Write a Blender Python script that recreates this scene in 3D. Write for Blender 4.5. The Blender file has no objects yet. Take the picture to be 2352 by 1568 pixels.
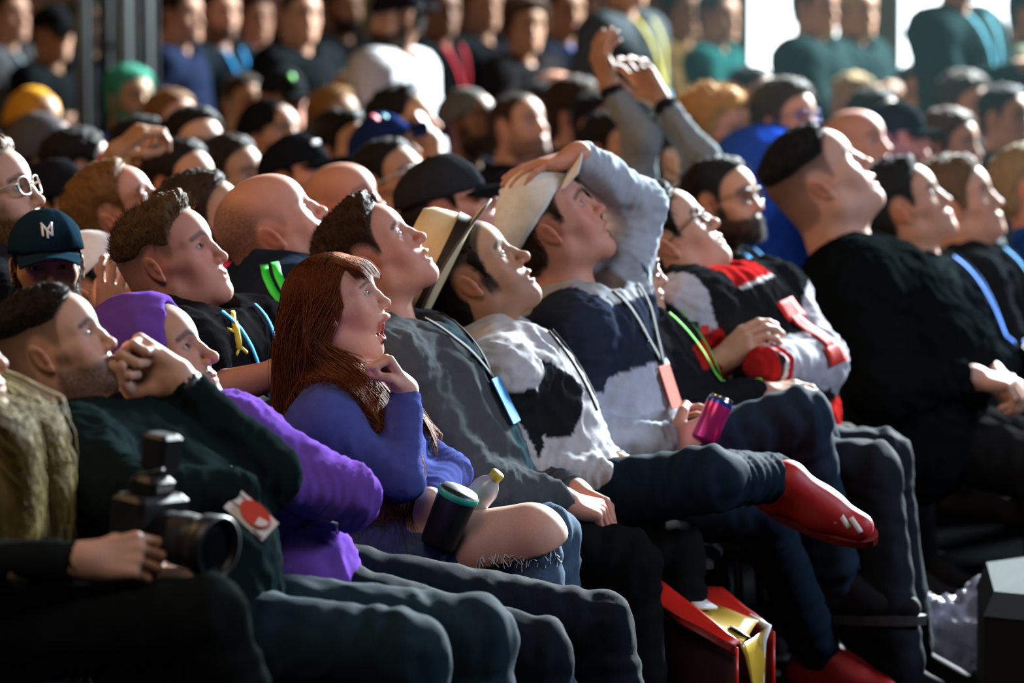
import bpy, math, random
import numpy as np
from mathutils import Vector, Matrix

R_ = math.radians
SC = bpy.context.scene
COL = SC.collection
# ------------------------------------------------------------------ camera, world, lights, exposure
FPX, TAN, HC = 10000.0, .0824, 1.68            # focal length in pixels of the 2352 px frame, tilt, camera height
_cs = 1 / math.sqrt(1 + TAN * TAN); _sn = TAN * _cs
cam_d = bpy.data.cameras.new('camera'); CAM = bpy.data.objects.new('camera', cam_d); COL.objects.link(CAM)
CAM.location = (0, 0, HC); CAM.rotation_euler = (math.pi / 2 - math.atan(TAN), 0, 0)
cam_d.sensor_width = 36; cam_d.lens = 36 * FPX / 2352; cam_d.clip_end = 200
cam_d.dof.use_dof = True; cam_d.dof.focus_distance = 8.6; cam_d.dof.aperture_fstop = 3.4
SC.camera = CAM
def P3(px, py, d):
    """point of the hall seen at a pixel of the photograph, d metres in front of the camera"""
    x = (px - 1176) / FPX * d; v = (784 - py) / FPX * d
    return np.array([x, d * _cs + v * _sn, HC - d * _sn + v * _cs])

W = bpy.data.worlds.new('hall_ambience'); SC.world = W; W.use_nodes = True
_bg = W.node_tree.nodes['Background']; _bg.inputs['Color'].default_value = (.45, .85, .95, 1); _bg.inputs['Strength'].default_value = .026

def area(name, loc, aim, size, energy, color, sy=None, spread=180):
    l = bpy.data.lights.new(name, 'AREA'); l.shape = 'RECTANGLE'; l.size = size; l.size_y = sy or size; l.energy = energy; l.color = color; l.spread = R_(spread)
    o = bpy.data.objects.new(name, l); COL.objects.link(o); o.location = loc
    o.rotation_euler = (Vector(aim) - Vector(loc)).to_track_quat('-Z', 'Y').to_euler(); return o
area('stage_screen_light', (6.8, 22.5, 6.6), (.2, 9.0, 1.0), 3.0, 7600, (.86, .97, 1.0), 2.0, 108)
area('side_fill_light', (7.5, 8.2, 4.4), (0, 9.3, 1.0), 2.4, 150, (.70, .78, 1.0), 1.6, 105)  # added bluish fill from the front right, no screen stands there
area('hall_lamp_light', (-5.5, 9.0, 6.0), (-.6, 15.0, 1.0), 2.0, 210, (1.0, .56, .24))
area('camera_side_fill_light', (-1.0, 4.0, 5.5), (-.3, 9.0, 1.1), 2.5, 100, (1.0, .80, .64))  # added warm fill from the camera side to brighten the near faces
cy = SC.cycles; cy.max_bounces = 5; cy.diffuse_bounces = 2; cy.glossy_bounces = 2; cy.transmission_bounces = 4; cy.transparent_max_bounces = 6; cy.volume_bounces = 0
cy.caustics_reflective = False; cy.caustics_refractive = False; cy.adaptive_threshold = .05; cy.sample_clamp_indirect = 4; cy.use_denoising = True
VS = SC.view_settings
VS.view_transform = 'Standard'; VS.look = 'None'; VS.gamma = 1; VS.use_curve_mapping = False; VS.exposure = 0.0
# ------------------------------------------------------------------ distance-field mesher
F4 = np.float32
def A3(*v): return np.array(v, dtype=np.float64)

def RC(a, b, r1, r2, k=.02, op='u'): return ('rc', np.asarray(a, float), np.asarray(b, float), r1, r2, k, op)
def EL(c, r, k=.02, op='u', M=None): return ('el', np.asarray(c, float), np.asarray(r, float), M, 0, k, op)
def SP(c, r, k=.02, op='u'): return ('rc', np.asarray(c, float), np.asarray(c, float) + 1e-5, r, r, k, op)
def PL(c, n, k=.004): return ('pl', np.asarray(c, float), np.asarray(n, float) / np.linalg.norm(n), 0, 0, k, 'i')

def prim_box(p):
    if p[0] == 'rc':
        r = max(p[3], p[4]); return np.minimum(p[1], p[2]) - r, np.maximum(p[1], p[2]) + r
    r = p[2]
    if p[3] is not None: r = np.abs(p[3]) @ r
    return p[1] - r, p[1] + r

def prim_eval(p, X, Y, Z):
    if p[0] == 'rc':
        a, b = p[1], p[2]; ba = b - a; L = float(ba @ ba)
        x = X - F4(a[0]); y = Y - F4(a[1]); z = Z - F4(a[2])
        t = np.clip((x * F4(ba[0]) + y * F4(ba[1]) + z * F4(ba[2])) / F4(max(L, 1e-12)), 0, 1)
        return np.sqrt((x - t * F4(ba[0])) ** 2 + (y - t * F4(ba[1])) ** 2 + (z - t * F4(ba[2])) ** 2) - (F4(p[3]) + t * F4(p[4] - p[3]))
    if p[0] == 'el':
        c, r, M = p[1], p[2], p[3]
        x = X - F4(c[0]); y = Y - F4(c[1]); z = Z - F4(c[2])
        if M is not None:
            x, y, z = [x * F4(M[0, i]) + y * F4(M[1, i]) + z * F4(M[2, i]) for i in range(3)]
        x = x / F4(r[0]); y = y / F4(r[1]); z = z / F4(r[2])
        k0 = np.sqrt(x * x + y * y + z * z) + F4(1e-6)
        k1 = np.sqrt((x / F4(r[0])) ** 2 + (y / F4(r[1])) ** 2 + (z / F4(r[2])) ** 2) + F4(1e-6)
        return k0 * (k0 - 1) / k1
    n = p[2]
    return (X - F4(p[1][0])) * F4(n[0]) + (Y - F4(p[1][1])) * F4(n[1]) + (Z - F4(p[1][2])) * F4(n[2])

def mesh_sdf(prims, h, inset=0.0):
    """smooth union / cut of primitives -> quad mesh by surface nets"""
    bs = [prim_box(p) for p in prims if p[6] == 'u' and p[0] != 'pl']
    pad = 3 * h + .012
    lo = np.min([b[0] for b in bs], axis=0) - pad; hi = np.max([b[1] for b in bs], axis=0) + pad
    n = np.ceil((hi - lo) / h).astype(int) + 1
    ax = [(lo[i] + h * np.arange(n[i])).astype(F4) for i in range(3)]
    V = np.full(n, 1.0, F4)
    for p in prims:
        k = max(p[5], 1e-4)
        if p[0] == 'pl':
            sl = (slice(None),) * 3
        else:
            b0, b1 = prim_box(p); m = k + 2.5 * h
            i0 = np.maximum(np.floor((b0 - m - lo) / h).astype(int), 0); i1 = np.minimum(np.ceil((b1 + m - lo) / h).astype(int) + 1, n)
            if (i1 <= i0).any(): continue
            sl = tuple(slice(i0[i], i1[i]) for i in range(3))
        D = prim_eval(p, ax[0][sl[0]][:, None, None], ax[1][sl[1]][None, :, None], ax[2][sl[2]][None, None, :])
        v = V[sl]
        if p[6] == 'u':
            hh = np.maximum(k - np.abs(v - D), 0) / F4(k); V[sl] = np.minimum(v, D) - hh * hh * F4(k * .25)
        else:
            if p[6] == 's': D = -D
            hh = np.maximum(k - np.abs(v - D), 0) / F4(k); V[sl] = np.maximum(v, D) + hh * hh * F4(k * .25)
    if inset: V = V + F4(inset)
    return surface_nets(V, lo, h)

def surface_nets(V, lo, h):
    S = V < 0
    c = np.zeros(np.array(V.shape) - 1, np.int8)
    for dx in (0, 1):
        for dy in (0, 1):
            for dz in (0, 1):
                c += S[dx:V.shape[0] - 1 + dx, dy:V.shape[1] - 1 + dy, dz:V.shape[2] - 1 + dz]
    act = (c > 0) & (c < 8)
    I = np.argwhere(act)
    idx = np.full(c.shape, -1, np.int64); idx[act] = np.arange(len(I))
    acc = np.zeros((len(I), 3)); cnt = np.zeros(len(I))
    cv = {}
    for dx in (0, 1):
        for dy in (0, 1):
            for dz in (0, 1):
                cv[dx, dy, dz] = V[I[:, 0] + dx, I[:, 1] + dy, I[:, 2] + dz].astype(float)
    for a in cv:
        for ax in range(3):
            if a[ax]: continue
            b = list(a); b[ax] = 1; b = tuple(b)
            v0, v1 = cv[a], cv[b]; m = (v0 < 0) != (v1 < 0)
            t = np.where(m, v0 / np.where(m, v0 - v1, 1), 0)
            for q in range(3):
                acc[:, q] += np.where(m, a[q] + (t if q == ax else 0), 0)
            cnt += m
    P = lo + h * (I + acc / cnt[:, None])
    quads = []
    for ax in range(3):
        o1, o2 = [(1, 2), (2, 0), (0, 1)][ax]
        s0 = [slice(1, -1)] * 3; s0[ax] = slice(0, -1); s1 = list(s0); s1[ax] = slice(1, None)
        a = S[tuple(s0)]; b = S[tuple(s1)]
        for flip in (0, 1):
            E = np.argwhere(a & ~b if not flip else ~a & b)
            if not len(E): continue
            g = E.copy(); g[:, o1] += 1; g[:, o2] += 1
            def at(d1, d2):
                q = g.copy(); q[:, o1] += d1; q[:, o2] += d2
                return idx[q[:, 0], q[:, 1], q[:, 2]]
            Q = np.stack([at(-1, -1), at(0, -1), at(0, 0), at(-1, 0)], 1)
            quads.append(Q[:, ::-1] if flip else Q)
    Q = np.concatenate(quads) if quads else np.zeros((0, 4), int)
    return P, Q[(Q >= 0).all(1)]

def vnormals(V, Q):
    a = V[Q[:, 2]] - V[Q[:, 0]]; b = V[Q[:, 3 if Q.shape[1] > 3 else 1]] - V[Q[:, 1 if Q.shape[1] > 3 else 0]]
    n = np.cross(a, b); N = np.zeros_like(V)
    for i in range(Q.shape[1]): np.add.at(N, Q[:, i], n)
    return N / (np.linalg.norm(N, axis=1, keepdims=True) + 1e-12)

# ------------------------------------------------------------------ noise
_rs = np.random.RandomState(7)
_perm = np.concatenate([_rs.permutation(256)] * 2)
_grad = _rs.normal(size=(256, 3)); _grad /= np.linalg.norm(_grad, axis=1, keepdims=True)
def perlin(P):
    P = np.asarray(P, float); i = np.floor(P).astype(int); f = P - i; i &= 255
    u = f * f * f * (f * (f * 6 - 15) + 10)
    out = 0
    for dx in (0, 1):
        for dy in (0, 1):
            for dz in (0, 1):
                hsh = _perm[_perm[_perm[(i[:, 0] + dx) & 255] + ((i[:, 1] + dy) & 255)] + ((i[:, 2] + dz) & 255)]
                g = _grad[hsh]
                d = (g * (f - (dx, dy, dz))).sum(1)
                w = (u[:, 0] if dx else 1 - u[:, 0]) * (u[:, 1] if dy else 1 - u[:, 1]) * (u[:, 2] if dz else 1 - u[:, 2])
                out = out + w * d
    return out * 1.5

def sstep(a, b, x):
    t = np.clip((x - a) / (b - a), 0, 1); return t * t * (3 - 2 * t)

# ------------------------------------------------------------------ mesh objects
def new_mesh(name, V, F, smooth=True, col=None, mats=(), mi=None):
    me = bpy.data.meshes.new(name)
    if isinstance(F, np.ndarray):
        nf, k = F.shape
        me.vertices.add(len(V)); me.vertices.foreach_set('co', np.ascontiguousarray(V, dtype=F4).ravel())
        me.loops.add(nf * k); me.loops.foreach_set('vertex_index', np.ascontiguousarray(F, dtype=np.int32).ravel())
        me.polygons.add(nf); me.polygons.foreach_set('loop_start', np.arange(0, nf * k, k, dtype=np.int32))
        me.update(calc_edges=True)
    else:
        me.from_pydata([tuple(v) for v in V], [], [tuple(f) for f in F]); me.update()
    if smooth: me.polygons.foreach_set('use_smooth', np.ones(len(me.polygons), bool))
    for m in mats: me.materials.append(m)
    if mi is not None: me.polygons.foreach_set('material_index', np.asarray(mi, dtype=np.int32))
    if col is not None:
        at = me.color_attributes.new('Col', 'FLOAT_COLOR', 'POINT')
        c = np.ones((len(V), 4), F4); c[:, :3] = col; at.data.foreach_set('color', c.ravel())
    return me

def link(name, me, parent=None, mat=None):
    o = bpy.data.objects.new(name, me); COL.objects.link(o)
    if parent is not None: o.parent = parent
    if mat is not None:
        if not me.materials: me.materials.append(mat)
        o.material_slots[0].link = 'OBJECT'; o.material_slots[0].material = mat
    return o

def mk(name, V, F, mat, parent=None, smooth=True, col=None, mi=None):
    mats = mat if isinstance(mat, (list, tuple)) else [mat]
    return link(name, new_mesh(name, V, F, smooth, col, mats, mi), parent)

def tag(o, label, cat, group=None, kind=None):
    if label: o['label'] = label
    if cat: o['category'] = cat
    if group: o['group'] = group
    if kind: o['kind'] = kind
    return o

def empty(name, loc=(0, 0, 0)):
    o = bpy.data.objects.new(name, None); COL.objects.link(o); o.location = loc; o.empty_display_size = .1; return o

class MB:
    """collects small hard-surface shapes into one mesh"""
    def __init__(s): s.V = []; s.F = []
    def add(s, V, F):
        o = len(s.V); s.V += [tuple(v) for v in V]; s.F += [tuple(i + o for i in f) for f in F]; return s
    def box(s, c, d, M=None, bev=.0):
        c = np.asarray(c, float); d = np.asarray(d, float) / 2
        if bev <= 0:
            V = np.array([[x, y, z] for x in (-1, 1) for y in (-1, 1) for z in (-1, 1)], float) * d
            F = [(0, 1, 3, 2), (4, 6, 7, 5), (0, 4, 5, 1), (2, 3, 7, 6), (0, 2, 6, 4), (1, 5, 7, 3)]
        else:
            V = []; ring = []
            b = min(bev, min(d) * .9)
            prof = [(-d[2], b), (-d[2] + b, 0), (d[2] - b, 0), (d[2], b)]
            for z, ins in prof:
                X, Y = d[0] - ins, d[1] - ins; q = b
                V += [(X - q, -Y, z), (X, -Y + q, z), (X, Y - q, z), (X - q, Y, z), (-X + q, Y, z), (-X, Y - q, z), (-X, -Y + q, z), (-X + q, -Y, z)]
            F = [tuple(range(7, -1, -1)), tuple(range(24, 32))]
            for r in range(3):
                for i in range(8):
                    j = (i + 1) % 8; F.append((r * 8 + i, r * 8 + j, r * 8 + 8 + j, r * 8 + 8 + i))
            V = np.array(V)
        if M is not None: V = V @ np.asarray(M).T
        return s.add(V + c, F)
    def tube(s, pts, r, n=8, cap=True):
        pts = np.asarray(pts, float); K = len(pts)
        r = np.broadcast_to(np.asarray(r, float), (K,))
        T = np.gradient(pts, axis=0); T /= np.linalg.norm(T, axis=1, keepdims=True) + 1e-12
        ref = A3(0, 0, 1) if abs(T[0][2]) < .9 else A3(1, 0, 0)
        V = []; u = np.cross(T[0], ref); u /= np.linalg.norm(u)
        for i in range(K):
            u = u - T[i] * (u @ T[i]); u /= np.linalg.norm(u) + 1e-12; w = np.cross(T[i], u)
            for j in range(n):
                a = 2 * math.pi * j / n; V.append(pts[i] + r[i] * (math.cos(a) * u + math.sin(a) * w))
        F = [(i * n + j, i * n + (j + 1) % n, (i + 1) * n + (j + 1) % n, (i + 1) * n + j) for i in range(K - 1) for j in range(n)]
        if cap: F += [tuple(range(n - 1, -1, -1)), tuple((K - 1) * n + j for j in range(n))]
        return s.add(V, F)
    def lathe(s, prof, n=24, M=None, c=(0, 0, 0), cap=False):
        V = []; 
        for (r, z) in prof:
            for j in range(n):
                a = 2 * math.pi * j / n; V.append((r * math.cos(a), r * math.sin(a), z))
        K = len(prof)
        F = [(i * n + j, i * n + (j + 1) % n, (i + 1) * n + (j + 1) % n, (i + 1) * n + j) for i in range(K - 1) for j in range(n)]
        if cap: F += [tuple(range(n - 1, -1, -1)), tuple((K - 1) * n + j for j in range(n))]
        V = np.array(V)
        if M is not None: V = V @ np.asarray(M).T
        return s.add(V + np.asarray(c, float), F)
    def grid(s, P):
        a, b = P.shape[:2]
        F = [(i * b + j, i * b + j + 1, (i + 1) * b + j + 1, (i + 1) * b + j) for i in range(a - 1) for j in range(b - 1)]
        return s.add(P.reshape(-1, 3), F)
    def slab(s, P, N, t):
        """sheet P (a,b,3) with unit normals N given thickness t, closed"""
        a, b = P.shape[:2]; o = len(s.V)
        s.V += [tuple(v) for v in (P + N * t / 2).reshape(-1, 3)] + [tuple(v) for v in (P - N * t / 2).reshape(-1, 3)]
        n = a * b; g = lambda i, j: i * b + j
        for i in range(a - 1):
            for j in range(b - 1):
                q = (g(i, j), g(i, j + 1), g(i + 1, j + 1), g(i + 1, j))
                s.F += [tuple(o + x for x in q), tuple(o + n + x for x in q[::-1])]
        rim = [g(0, j) for j in range(b)] + [g(i, b - 1) for i in range(1, a)] + [g(a - 1, j) for j in range(b - 2, -1, -1)] + [g(i, 0) for i in range(a - 2, 0, -1)]
        for i in range(len(rim)):
            p, q = rim[i], rim[(i + 1) % len(rim)]; s.F.append((o + q, o + p, o + n + p, o + n + q))
        return s
    def build(s, name, mat, parent=None, smooth=False, T=None):
        V = np.array(s.V)
        if T is not None: V = T(V)
        me = new_mesh(name, V, s.F, smooth, None, mat if isinstance(mat, (list, tuple)) else [mat])
        return link(name, me, parent)

def strand_mesh(P, r, n=3):
    """P (S,K,3) strand points, r (S,K) radii -> verts, quads"""
    S, K = P.shape[:2]
    T = np.gradient(P, axis=1); T /= np.linalg.norm(T, axis=2, keepdims=True) + 1e-9
    ref = np.where(np.abs(T[..., 2:3]) < .8, A3(0, 0, 1), A3(1, 0, 0))
    u = np.cross(T, ref); u /= np.linalg.norm(u, axis=2, keepdims=True) + 1e-9; w = np.cross(T, u)
    a = 2 * np.pi * np.arange(n) / n
    V = P[:, :, None, :] + r[:, :, None, None] * (np.cos(a)[None, None, :, None] * u[:, :, None, :] + np.sin(a)[None, None, :, None] * w[:, :, None, :])
    base = (np.arange(S)[:, None, None] * K + np.arange(K - 1)[None, :, None]) * n
    j = np.arange(n)[None, None, :]; j2 = (j + 1) % n
    Q = np.stack([base + j, base + j2, base + n + j2, base + n + j], -1).reshape(-1, 4)
    return V.reshape(-1, 3), Q

def rotm(ax, deg):
    return np.array(Matrix.Rotation(R_(deg), 3, ax))
def unit(v): v = np.asarray(v, float); return v / (np.linalg.norm(v) + 1e-12)
# ------------------------------------------------------------------ heads (local frame: +X face, +Y the person's left, +Z up, origin between the ears)
TONES = {'pale': (.56, .315, .225), 'fair': (.51, .275, .18), 'rosy': (.54, .255, .18), 'tan': (.40, .215, .13), 'olive': (.36, .205, .13), 'brown': (.20, .105, .065), 'dark': (.10, .052, .034)}
HX = [-.13, -.06, -.045, -.032, -.022, 0, .014, .030, .036, .044, .057, .075, .12]
HZ = [-.062, -.058, -.045, -.005, .030, .034, .000, .000, .034, .056, .074, .090, .115]
def hair_mask(P, recede=0., low=0.):
    """signed height above the hairline (metres, >0 on the hair side)"""
    m = P[:, 2] - np.interp(P[:, 0] + recede * sstep(.02, .06, P[:, 0]), HX, HZ) + low
    ear = np.sqrt(((P[:, 0] + .010) / .026) ** 2 + ((P[:, 2] - .002) / .038) ** 2) - 1
    side = np.abs(P[:, 1]) > .055
    return np.where(side, np.minimum(m, ear * .03), m)

def head_prims(h, neck_to):
    g = h.get
    fat = g('fat', 0.); fem = g('fem', 0.); op = g('open', 0.); nz = g('nose', 1.); w = g('wide', 1.)
    jw = (.050 - .007 * fem + .012 * fat) * w; ch = g('chin', 0.)
    Rj = rotm('Y', op)                                   # jaw swings about the joint in front of the ear
    hinge = A3(.004, 0, -.012)
    J = lambda x, y, z: hinge + Rj @ (A3(x, y, z) - hinge)
    smile = g('smile', 0.)
    P = [EL((-.010, 0, .046), (.099, .077 * w, .082)), EL((.034, 0, .044), (.064, .062 * w, .058), .03),
         EL((.034, 0, -.018), (.056, (.056 + .006 * fat) * w, .060), .03),
         EL((-.035, 0, -.01), (.062, .062, .06), .03)]
    for s in (1, -1):
        P += [RC((.052, s * .048 * w, -.010), (.018, s * .062 * w, -.006), .017 + .004 * fat, .012, .024),
              RC(J(.004, s * jw, -.056), J(.066, s * .016, -.088 - ch), .019 + .006 * fat, .017, .03),
              EL((.056, s * .033 * w, -.036), (.026 + .004 * fat, .022 + .006 * fat, .028), .02)]
    P += [SP(J(.0815, 0, -.090 - ch), .0175 + .002 * fat, .020), RC(J(.078, .012, -.093 - ch), J(.078, -.012, -.093 - ch), .014, .014, .014),
          EL(J(.050, 0, -.070), (.040, .040 + .008 * fat, .028), .03)]
    # neck
    nt = np.asarray(neck_to, float); nr = g('neck', .056) + .012 * fat - .009 * fem
    P += [RC((-.022, 0, -.035), nt, nr, nr + .008, .035)]
    P += [EL(J(.012, 0, -.074), (.055, .046 + .012 * fat, .024 + .012 * fat), .03)]
    if fat > .4: P += [EL(J(.030, 0, -.092), (.045, .045, .026), .03)]
    # brow, sockets
    for s in (1, -1):
        P += [RC((.082, s * .012, .0315), (.062, s * .050, .030), .0095 - .003 * fem, .008, .016),
              EL((.098, s * .034, .012), (.019, .0185, .0125), .013, 's')]
    # muzzle, nose
    P += [EL((.066, 0, -.050), (.031, .030, .024), .02)]
    tipx = .1085 + .006 * (nz - 1) * 3
    P += [RC((.086, 0, .022), (.097, 0, .0), .0072, .0078, .012), RC((.097, 0, .0), (tipx, 0, -.0235), .0078, .0095 * (.6 + .4 * nz), .010),
          SP((tipx - .001, 0, -.0255), .0098 * (.5 + .5 * nz), .008)]
    for s in (1, -1):
        P += [EL((.094, s * .0125 * (.6 + .4 * nz), -.0285), (.0115, .0065, .0080), .007),
              EL((.1015, s * .0068, -.0375), (.0055, .0032, .0042), .003, 's')]
    # eyelids
    for s in (1, -1):
        P += [SP((.0715, s * .0325, .0125), .0150, .004)]
        P += [EL((.0865, s * .0330, .0120), (.011, .0140, .0054 + .0014 * g('eyes', 0.)), .0015, 's')]
    # lips
    r1 = .0045 + .0012 * fem
    up = [(.0988, 0, -.0540), (.0962, .010, -.0534), (.0845, .0245 + .004 * smile, -.0585 + .007 * smile)]
    lo = [(.0962, 0, -.0655), (.0938, .011, -.0646), (.0840, .0235 + .004 * smile, -.0595 + .007 * smile)]
    Jh = rotm('Y', op * .92)
    lo = [tuple(hinge + Jh @ (A3(*p) - hinge)) for p in lo[:2]] + [tuple(hinge + rotm('Y', op * .45) @ (A3(*lo[2]) - hinge))]
    if op > 3: up[2] = tuple(.5 * (A3(*up[2]) + A3(*lo[2]))); lo[2] = up[2]
    for s in (1, -1):
        m = A3(1, s, 1)
        P += [RC(m * up[0], m * up[1], r1, r1, .006), RC(m * up[1], m * up[2], r1, .0035, .006),
              RC(m * lo[0], m * lo[1], r1 * 1.2, r1 * 1.15, .006), RC(m * lo[1], m * lo[2], r1 * 1.1, .0035, .006)]
    if op > 3:
        c = .5 * (A3(*up[0]) + A3(*lo[0])); gap = .5 * np.linalg.norm(A3(*up[0]) - A3(*lo[0])) - r1 * .9
        P += [EL(c + A3(-.016, 0, .001), (.034, .0185 + .003 * smile, max(gap, .003)), .004, 's', rotm('Y', op * .45))]
    else:
        for s in (1, -1):
            P += [RC((.1075, 0, -.0595), A3(1, s, 1) * A3(.0895, .0235 + .004 * smile, -.0592 + .006 * smile), .0013, .0012, .003, 's')]
    # ears
    es = g('ear', 1.) * .93
    for s in (1, -1):
        Me = rotm('Z', s * 24) @ rotm('X', s * -8) @ rotm('Y', -12)
        c = A3(-.014, s * (.0775 * w + .002), .002)
        P += [EL(c, A3(.019, .0060, .0325) * es, .006, 'u', Me),
              EL(c + Me @ A3(.003, s * .0075, -.001), A3(.0115, .0062, .0200) * es, .004, 's', Me),
              EL(c + Me @ A3(.009, s * .0015, -.006), A3(.004, .004, .008), .004, 'u', Me),
              EL(c + Me @ A3(.004, s * .0005, -.027), A3(.0085, .0055, .009) * es, .005, 'u', Me)]
    return P, dict(up=up, lo=lo, J=J, jw=jw, tipx=tipx)

def seg_dist(P, pts):
    d = np.full(len(P), 9.)
    for a, b in zip(pts[:-1], pts[1:]):
        a = np.asarray(a, float); b = np.asarray(b, float); ba = b - a
        t = np.clip(((P - a) @ ba) / (ba @ ba + 1e-12), 0, 1); d = np.minimum(d, np.linalg.norm(P - a - t[:, None] * ba, axis=1))
    return d

def mixc(C, col, a): return C * (1 - a[:, None]) + np.asarray(col)[None] * a[:, None]

def head_colors(V, h, info):
    g = h.get
    tone = np.array(TONES[g('tone', 'fair')]) * g('tonemul', 1.)
    n1 = perlin(V * 40 + 3); n2 = perlin(V * 260)
    C = np.tile(tone, (len(V), 1)) * (1 + .06 * n1 + .05 * n2)[:, None]
    sym = V * (1, 0, 1) + np.abs(V) * (0, 1, 0)
    red = np.array([1.02, .72, .66])
    for c, r, a in (((.075, .04, -.02), .030, .45 + .4 * g('blush', 0.)), ((.112, 0, -.026), .018, .5), ((-.012, .082, 0), .034, .55), ((.07, 0, -.09), .025, .25)):
        m = np.exp(-(np.linalg.norm(sym - c, axis=1) / r) ** 2) * a
        C = C * (1 - m[:, None] * (1 - red))
    # lips
    dl = np.minimum(seg_dist(sym, info['up']), seg_dist(sym, info['lo']))
    front = V[:, 0] > .07
    C = mixc(C, tone * (.86, .46, .46) if g('lip') is None else g('lip'), sstep(.0078, .0048, dl) * front * .85)
    if g('open', 0) > 3:      # inside of the mouth
        mid = .5 * (A3(*info['up'][0]) + A3(*info['lo'][0])) - (.02, 0, 0)
        mm = sstep(1.0, .8, np.linalg.norm((V - mid) / (.032, .021, .05), axis=1)) * (dl > .0048)
        C = mixc(C, (.09, .016, .014), mm * (V[:, 0] < .100))
    else:
        dm = seg_dist(sym, [(.105, 0, -.0595), (.0895, .0240, -.0592 + .006 * g('smile', 0))]); C = mixc(C, tone * (.32, .16, .15), sstep(.0034, .0012, dm) * .6)
    hc = np.array(g('hair', (.03, .018, .010)))
    bc = np.array(g('browc', hc * .8))
    db = seg_dist(sym * (0, 1, 1), [(0, .011, .0325), (0, .031, .0375), (0, .053, .0300)]) + 9 * (V[:, 0] < .03)
    C = mixc(C, bc, sstep(.0072 - .002 * g('fem', 0), .0030, db) * (.85 + .25 * n2).clip(0, 1) * .88)
    # lash line and lids
    e = np.linalg.norm((sym - (.083, .0330, .0118)) / (.014, .0150, .0062), axis=1)
    C = mixc(C, (.03, .018, .014), sstep(1.12, .92, e) * .75 * g('lash', 1.))
    C = mixc(C, tone * (.62, .5, .48), sstep(1.9, 1.3, e) * .22)
    # beard
    b = g('beard', 'none')
    if b != 'none':
        bcol = np.array(g('beardc', hc))
        jawline = sstep(-.030, -.052, V[:, 2] + .30 * (.045 - V[:, 0]).clip(-.02, .04) * -1) * sstep(-.012, .006, V[:, 0]) * sstep(-.135, -.115, V[:, 2])
        side = sstep(.018, .008, np.abs(V[:, 0] - .024)) * sstep(.01, -.01, V[:, 2]) * sstep(-.06, -.03, V[:, 2] ) * (np.abs(V[:, 1]) > .05)
        mous = np.exp(-((V[:, 2] + .0455) / .0070) ** 2) * sstep(.030, .022, np.abs(V[:, 1])) * (V[:, 0] > .074)
        gote = sstep(.028, .018, np.abs(V[:, 1])) * sstep(-.068, -.076, V[:, 2]) * (V[:, 0] > .05)
        m = {'stubble': np.maximum(np.maximum(jawline, mous * .8), side * .6) * .80, 'shadow': np.maximum(jawline, mous * .7) * .25, 'full': np.maximum(np.maximum(jawline, mous), side) * .92,
             'goatee': np.maximum(np.maximum(mous, gote) * .85, jawline * .25), 'mustache': np.maximum(mous * .8, jawline * .15), 'sideburn': np.maximum(side * .95, jawline * .2)}[b]
        m = m * sstep(.0042, .0062, dl)
        C = mixc(C, bcol, (m * (1 + .3 * n2)).clip(0, .95)); info['beardm'] = m
    # scalp under the hair
    sc = g('style', 'short')
    hm = hair_mask(V, g('recede', 0.), g('low', 0.))
    if sc != 'bald' or True:
        a = sstep(-.004, .012, hm) * g('scalp', .9 if sc != 'bald' else .25)
        if g('fade', 0):       # clipped sides, fuller above
            a = a * (1 - g('fade') * (.35 + .65 * sstep(.075, -.01, V[:, 2])) * sstep(.092, .050, V[:, 2] + .25 * np.abs(V[:, 1]) - (.012 if sc == 'fade' else 0)))
        if sc == 'bald': a = a * sstep(.035, -.035, V[:, 0] + .7 * (V[:, 2] - .05)) * (.8 + .5 * n2).clip(0, 1)
        C = mixc(C, hc * .8, a)
    info['hm'] = hm
    return C.clip(0, 1)

def hair_shell(V, N, Q, h, info):
    """offset copy of the scalp as the mass of the hair"""
    g = h.get; st = g('style', 'short'); hm = info['hm']
    x, y, z = V[:, 0], V[:, 1], V[:, 2]
    top = sstep(.045, .10, z); fr = sstep(-.02, .08, x)
    T = {'buzz': .004 + 0 * z, 'short': .010 + .010 * top, 'crop': .008 + .016 * top, 'quiff': .005 + (.016 + .030 * fr) * top, 'fringe': .014 + .016 * top,
         'mop': .026 + .018 * top, 'curly': .038 + .03 * top, 'long': .020 + .010 * top, 'slick': .012 + .014 * top, 'fade': .003 + .020 * sstep(.06, .10, z)}.get(st, .012 + .01 * top) * g('vol', 1.) * .8
    if st == 'long': T = .005 + 0 * z
    if g('fade', 0):
        wf = sstep(.060, .096, z + .25 * np.abs(y) + .004 * perlin(V * 120)) if st == 'fade' else sstep(.046, .066, z + .25 * np.abs(y)); T = T * wf - .004 * (1 - wf)
    hat = any(k in h for k in ('cap', 'beanie', 'hood', 'fedora'))
    if hat: T = np.minimum(T, .009) * sstep(.052, .034, z)
    low = {'fringe': .020, 'mop': .020, 'curly': .024}.get(st, 0.)
    m = sstep(-.003 - low, .026 - low * .5, hm)
    T = T * m - .004 * (1 - m)
    lump = perlin(V * 55 + g('seed', 0)) * .35 + perlin(V * (150, 150, 60) + g('seed', 0)) * .22
    if st == 'long': lump = lump * .3
    if st == 'curly': lump = perlin(V * 38 + g('seed', 0)) * .42 + perlin(V * 90) * .2
    D = N.copy()
    if st in ('quiff', 'crop'): D = D + np.outer(top, (.25, 0, .9 if st == 'quiff' else .3)); D /= np.linalg.norm(D, axis=1, keepdims=True)
    V2 = V + D * (T * (1 + lump * m))[:, None]
    keep = (hm > -.006 - low)[Q].all(1)
    q = Q[keep]; u, inv = np.unique(q, return_inverse=True)
    return V2[u], inv.reshape(q.shape)

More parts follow.
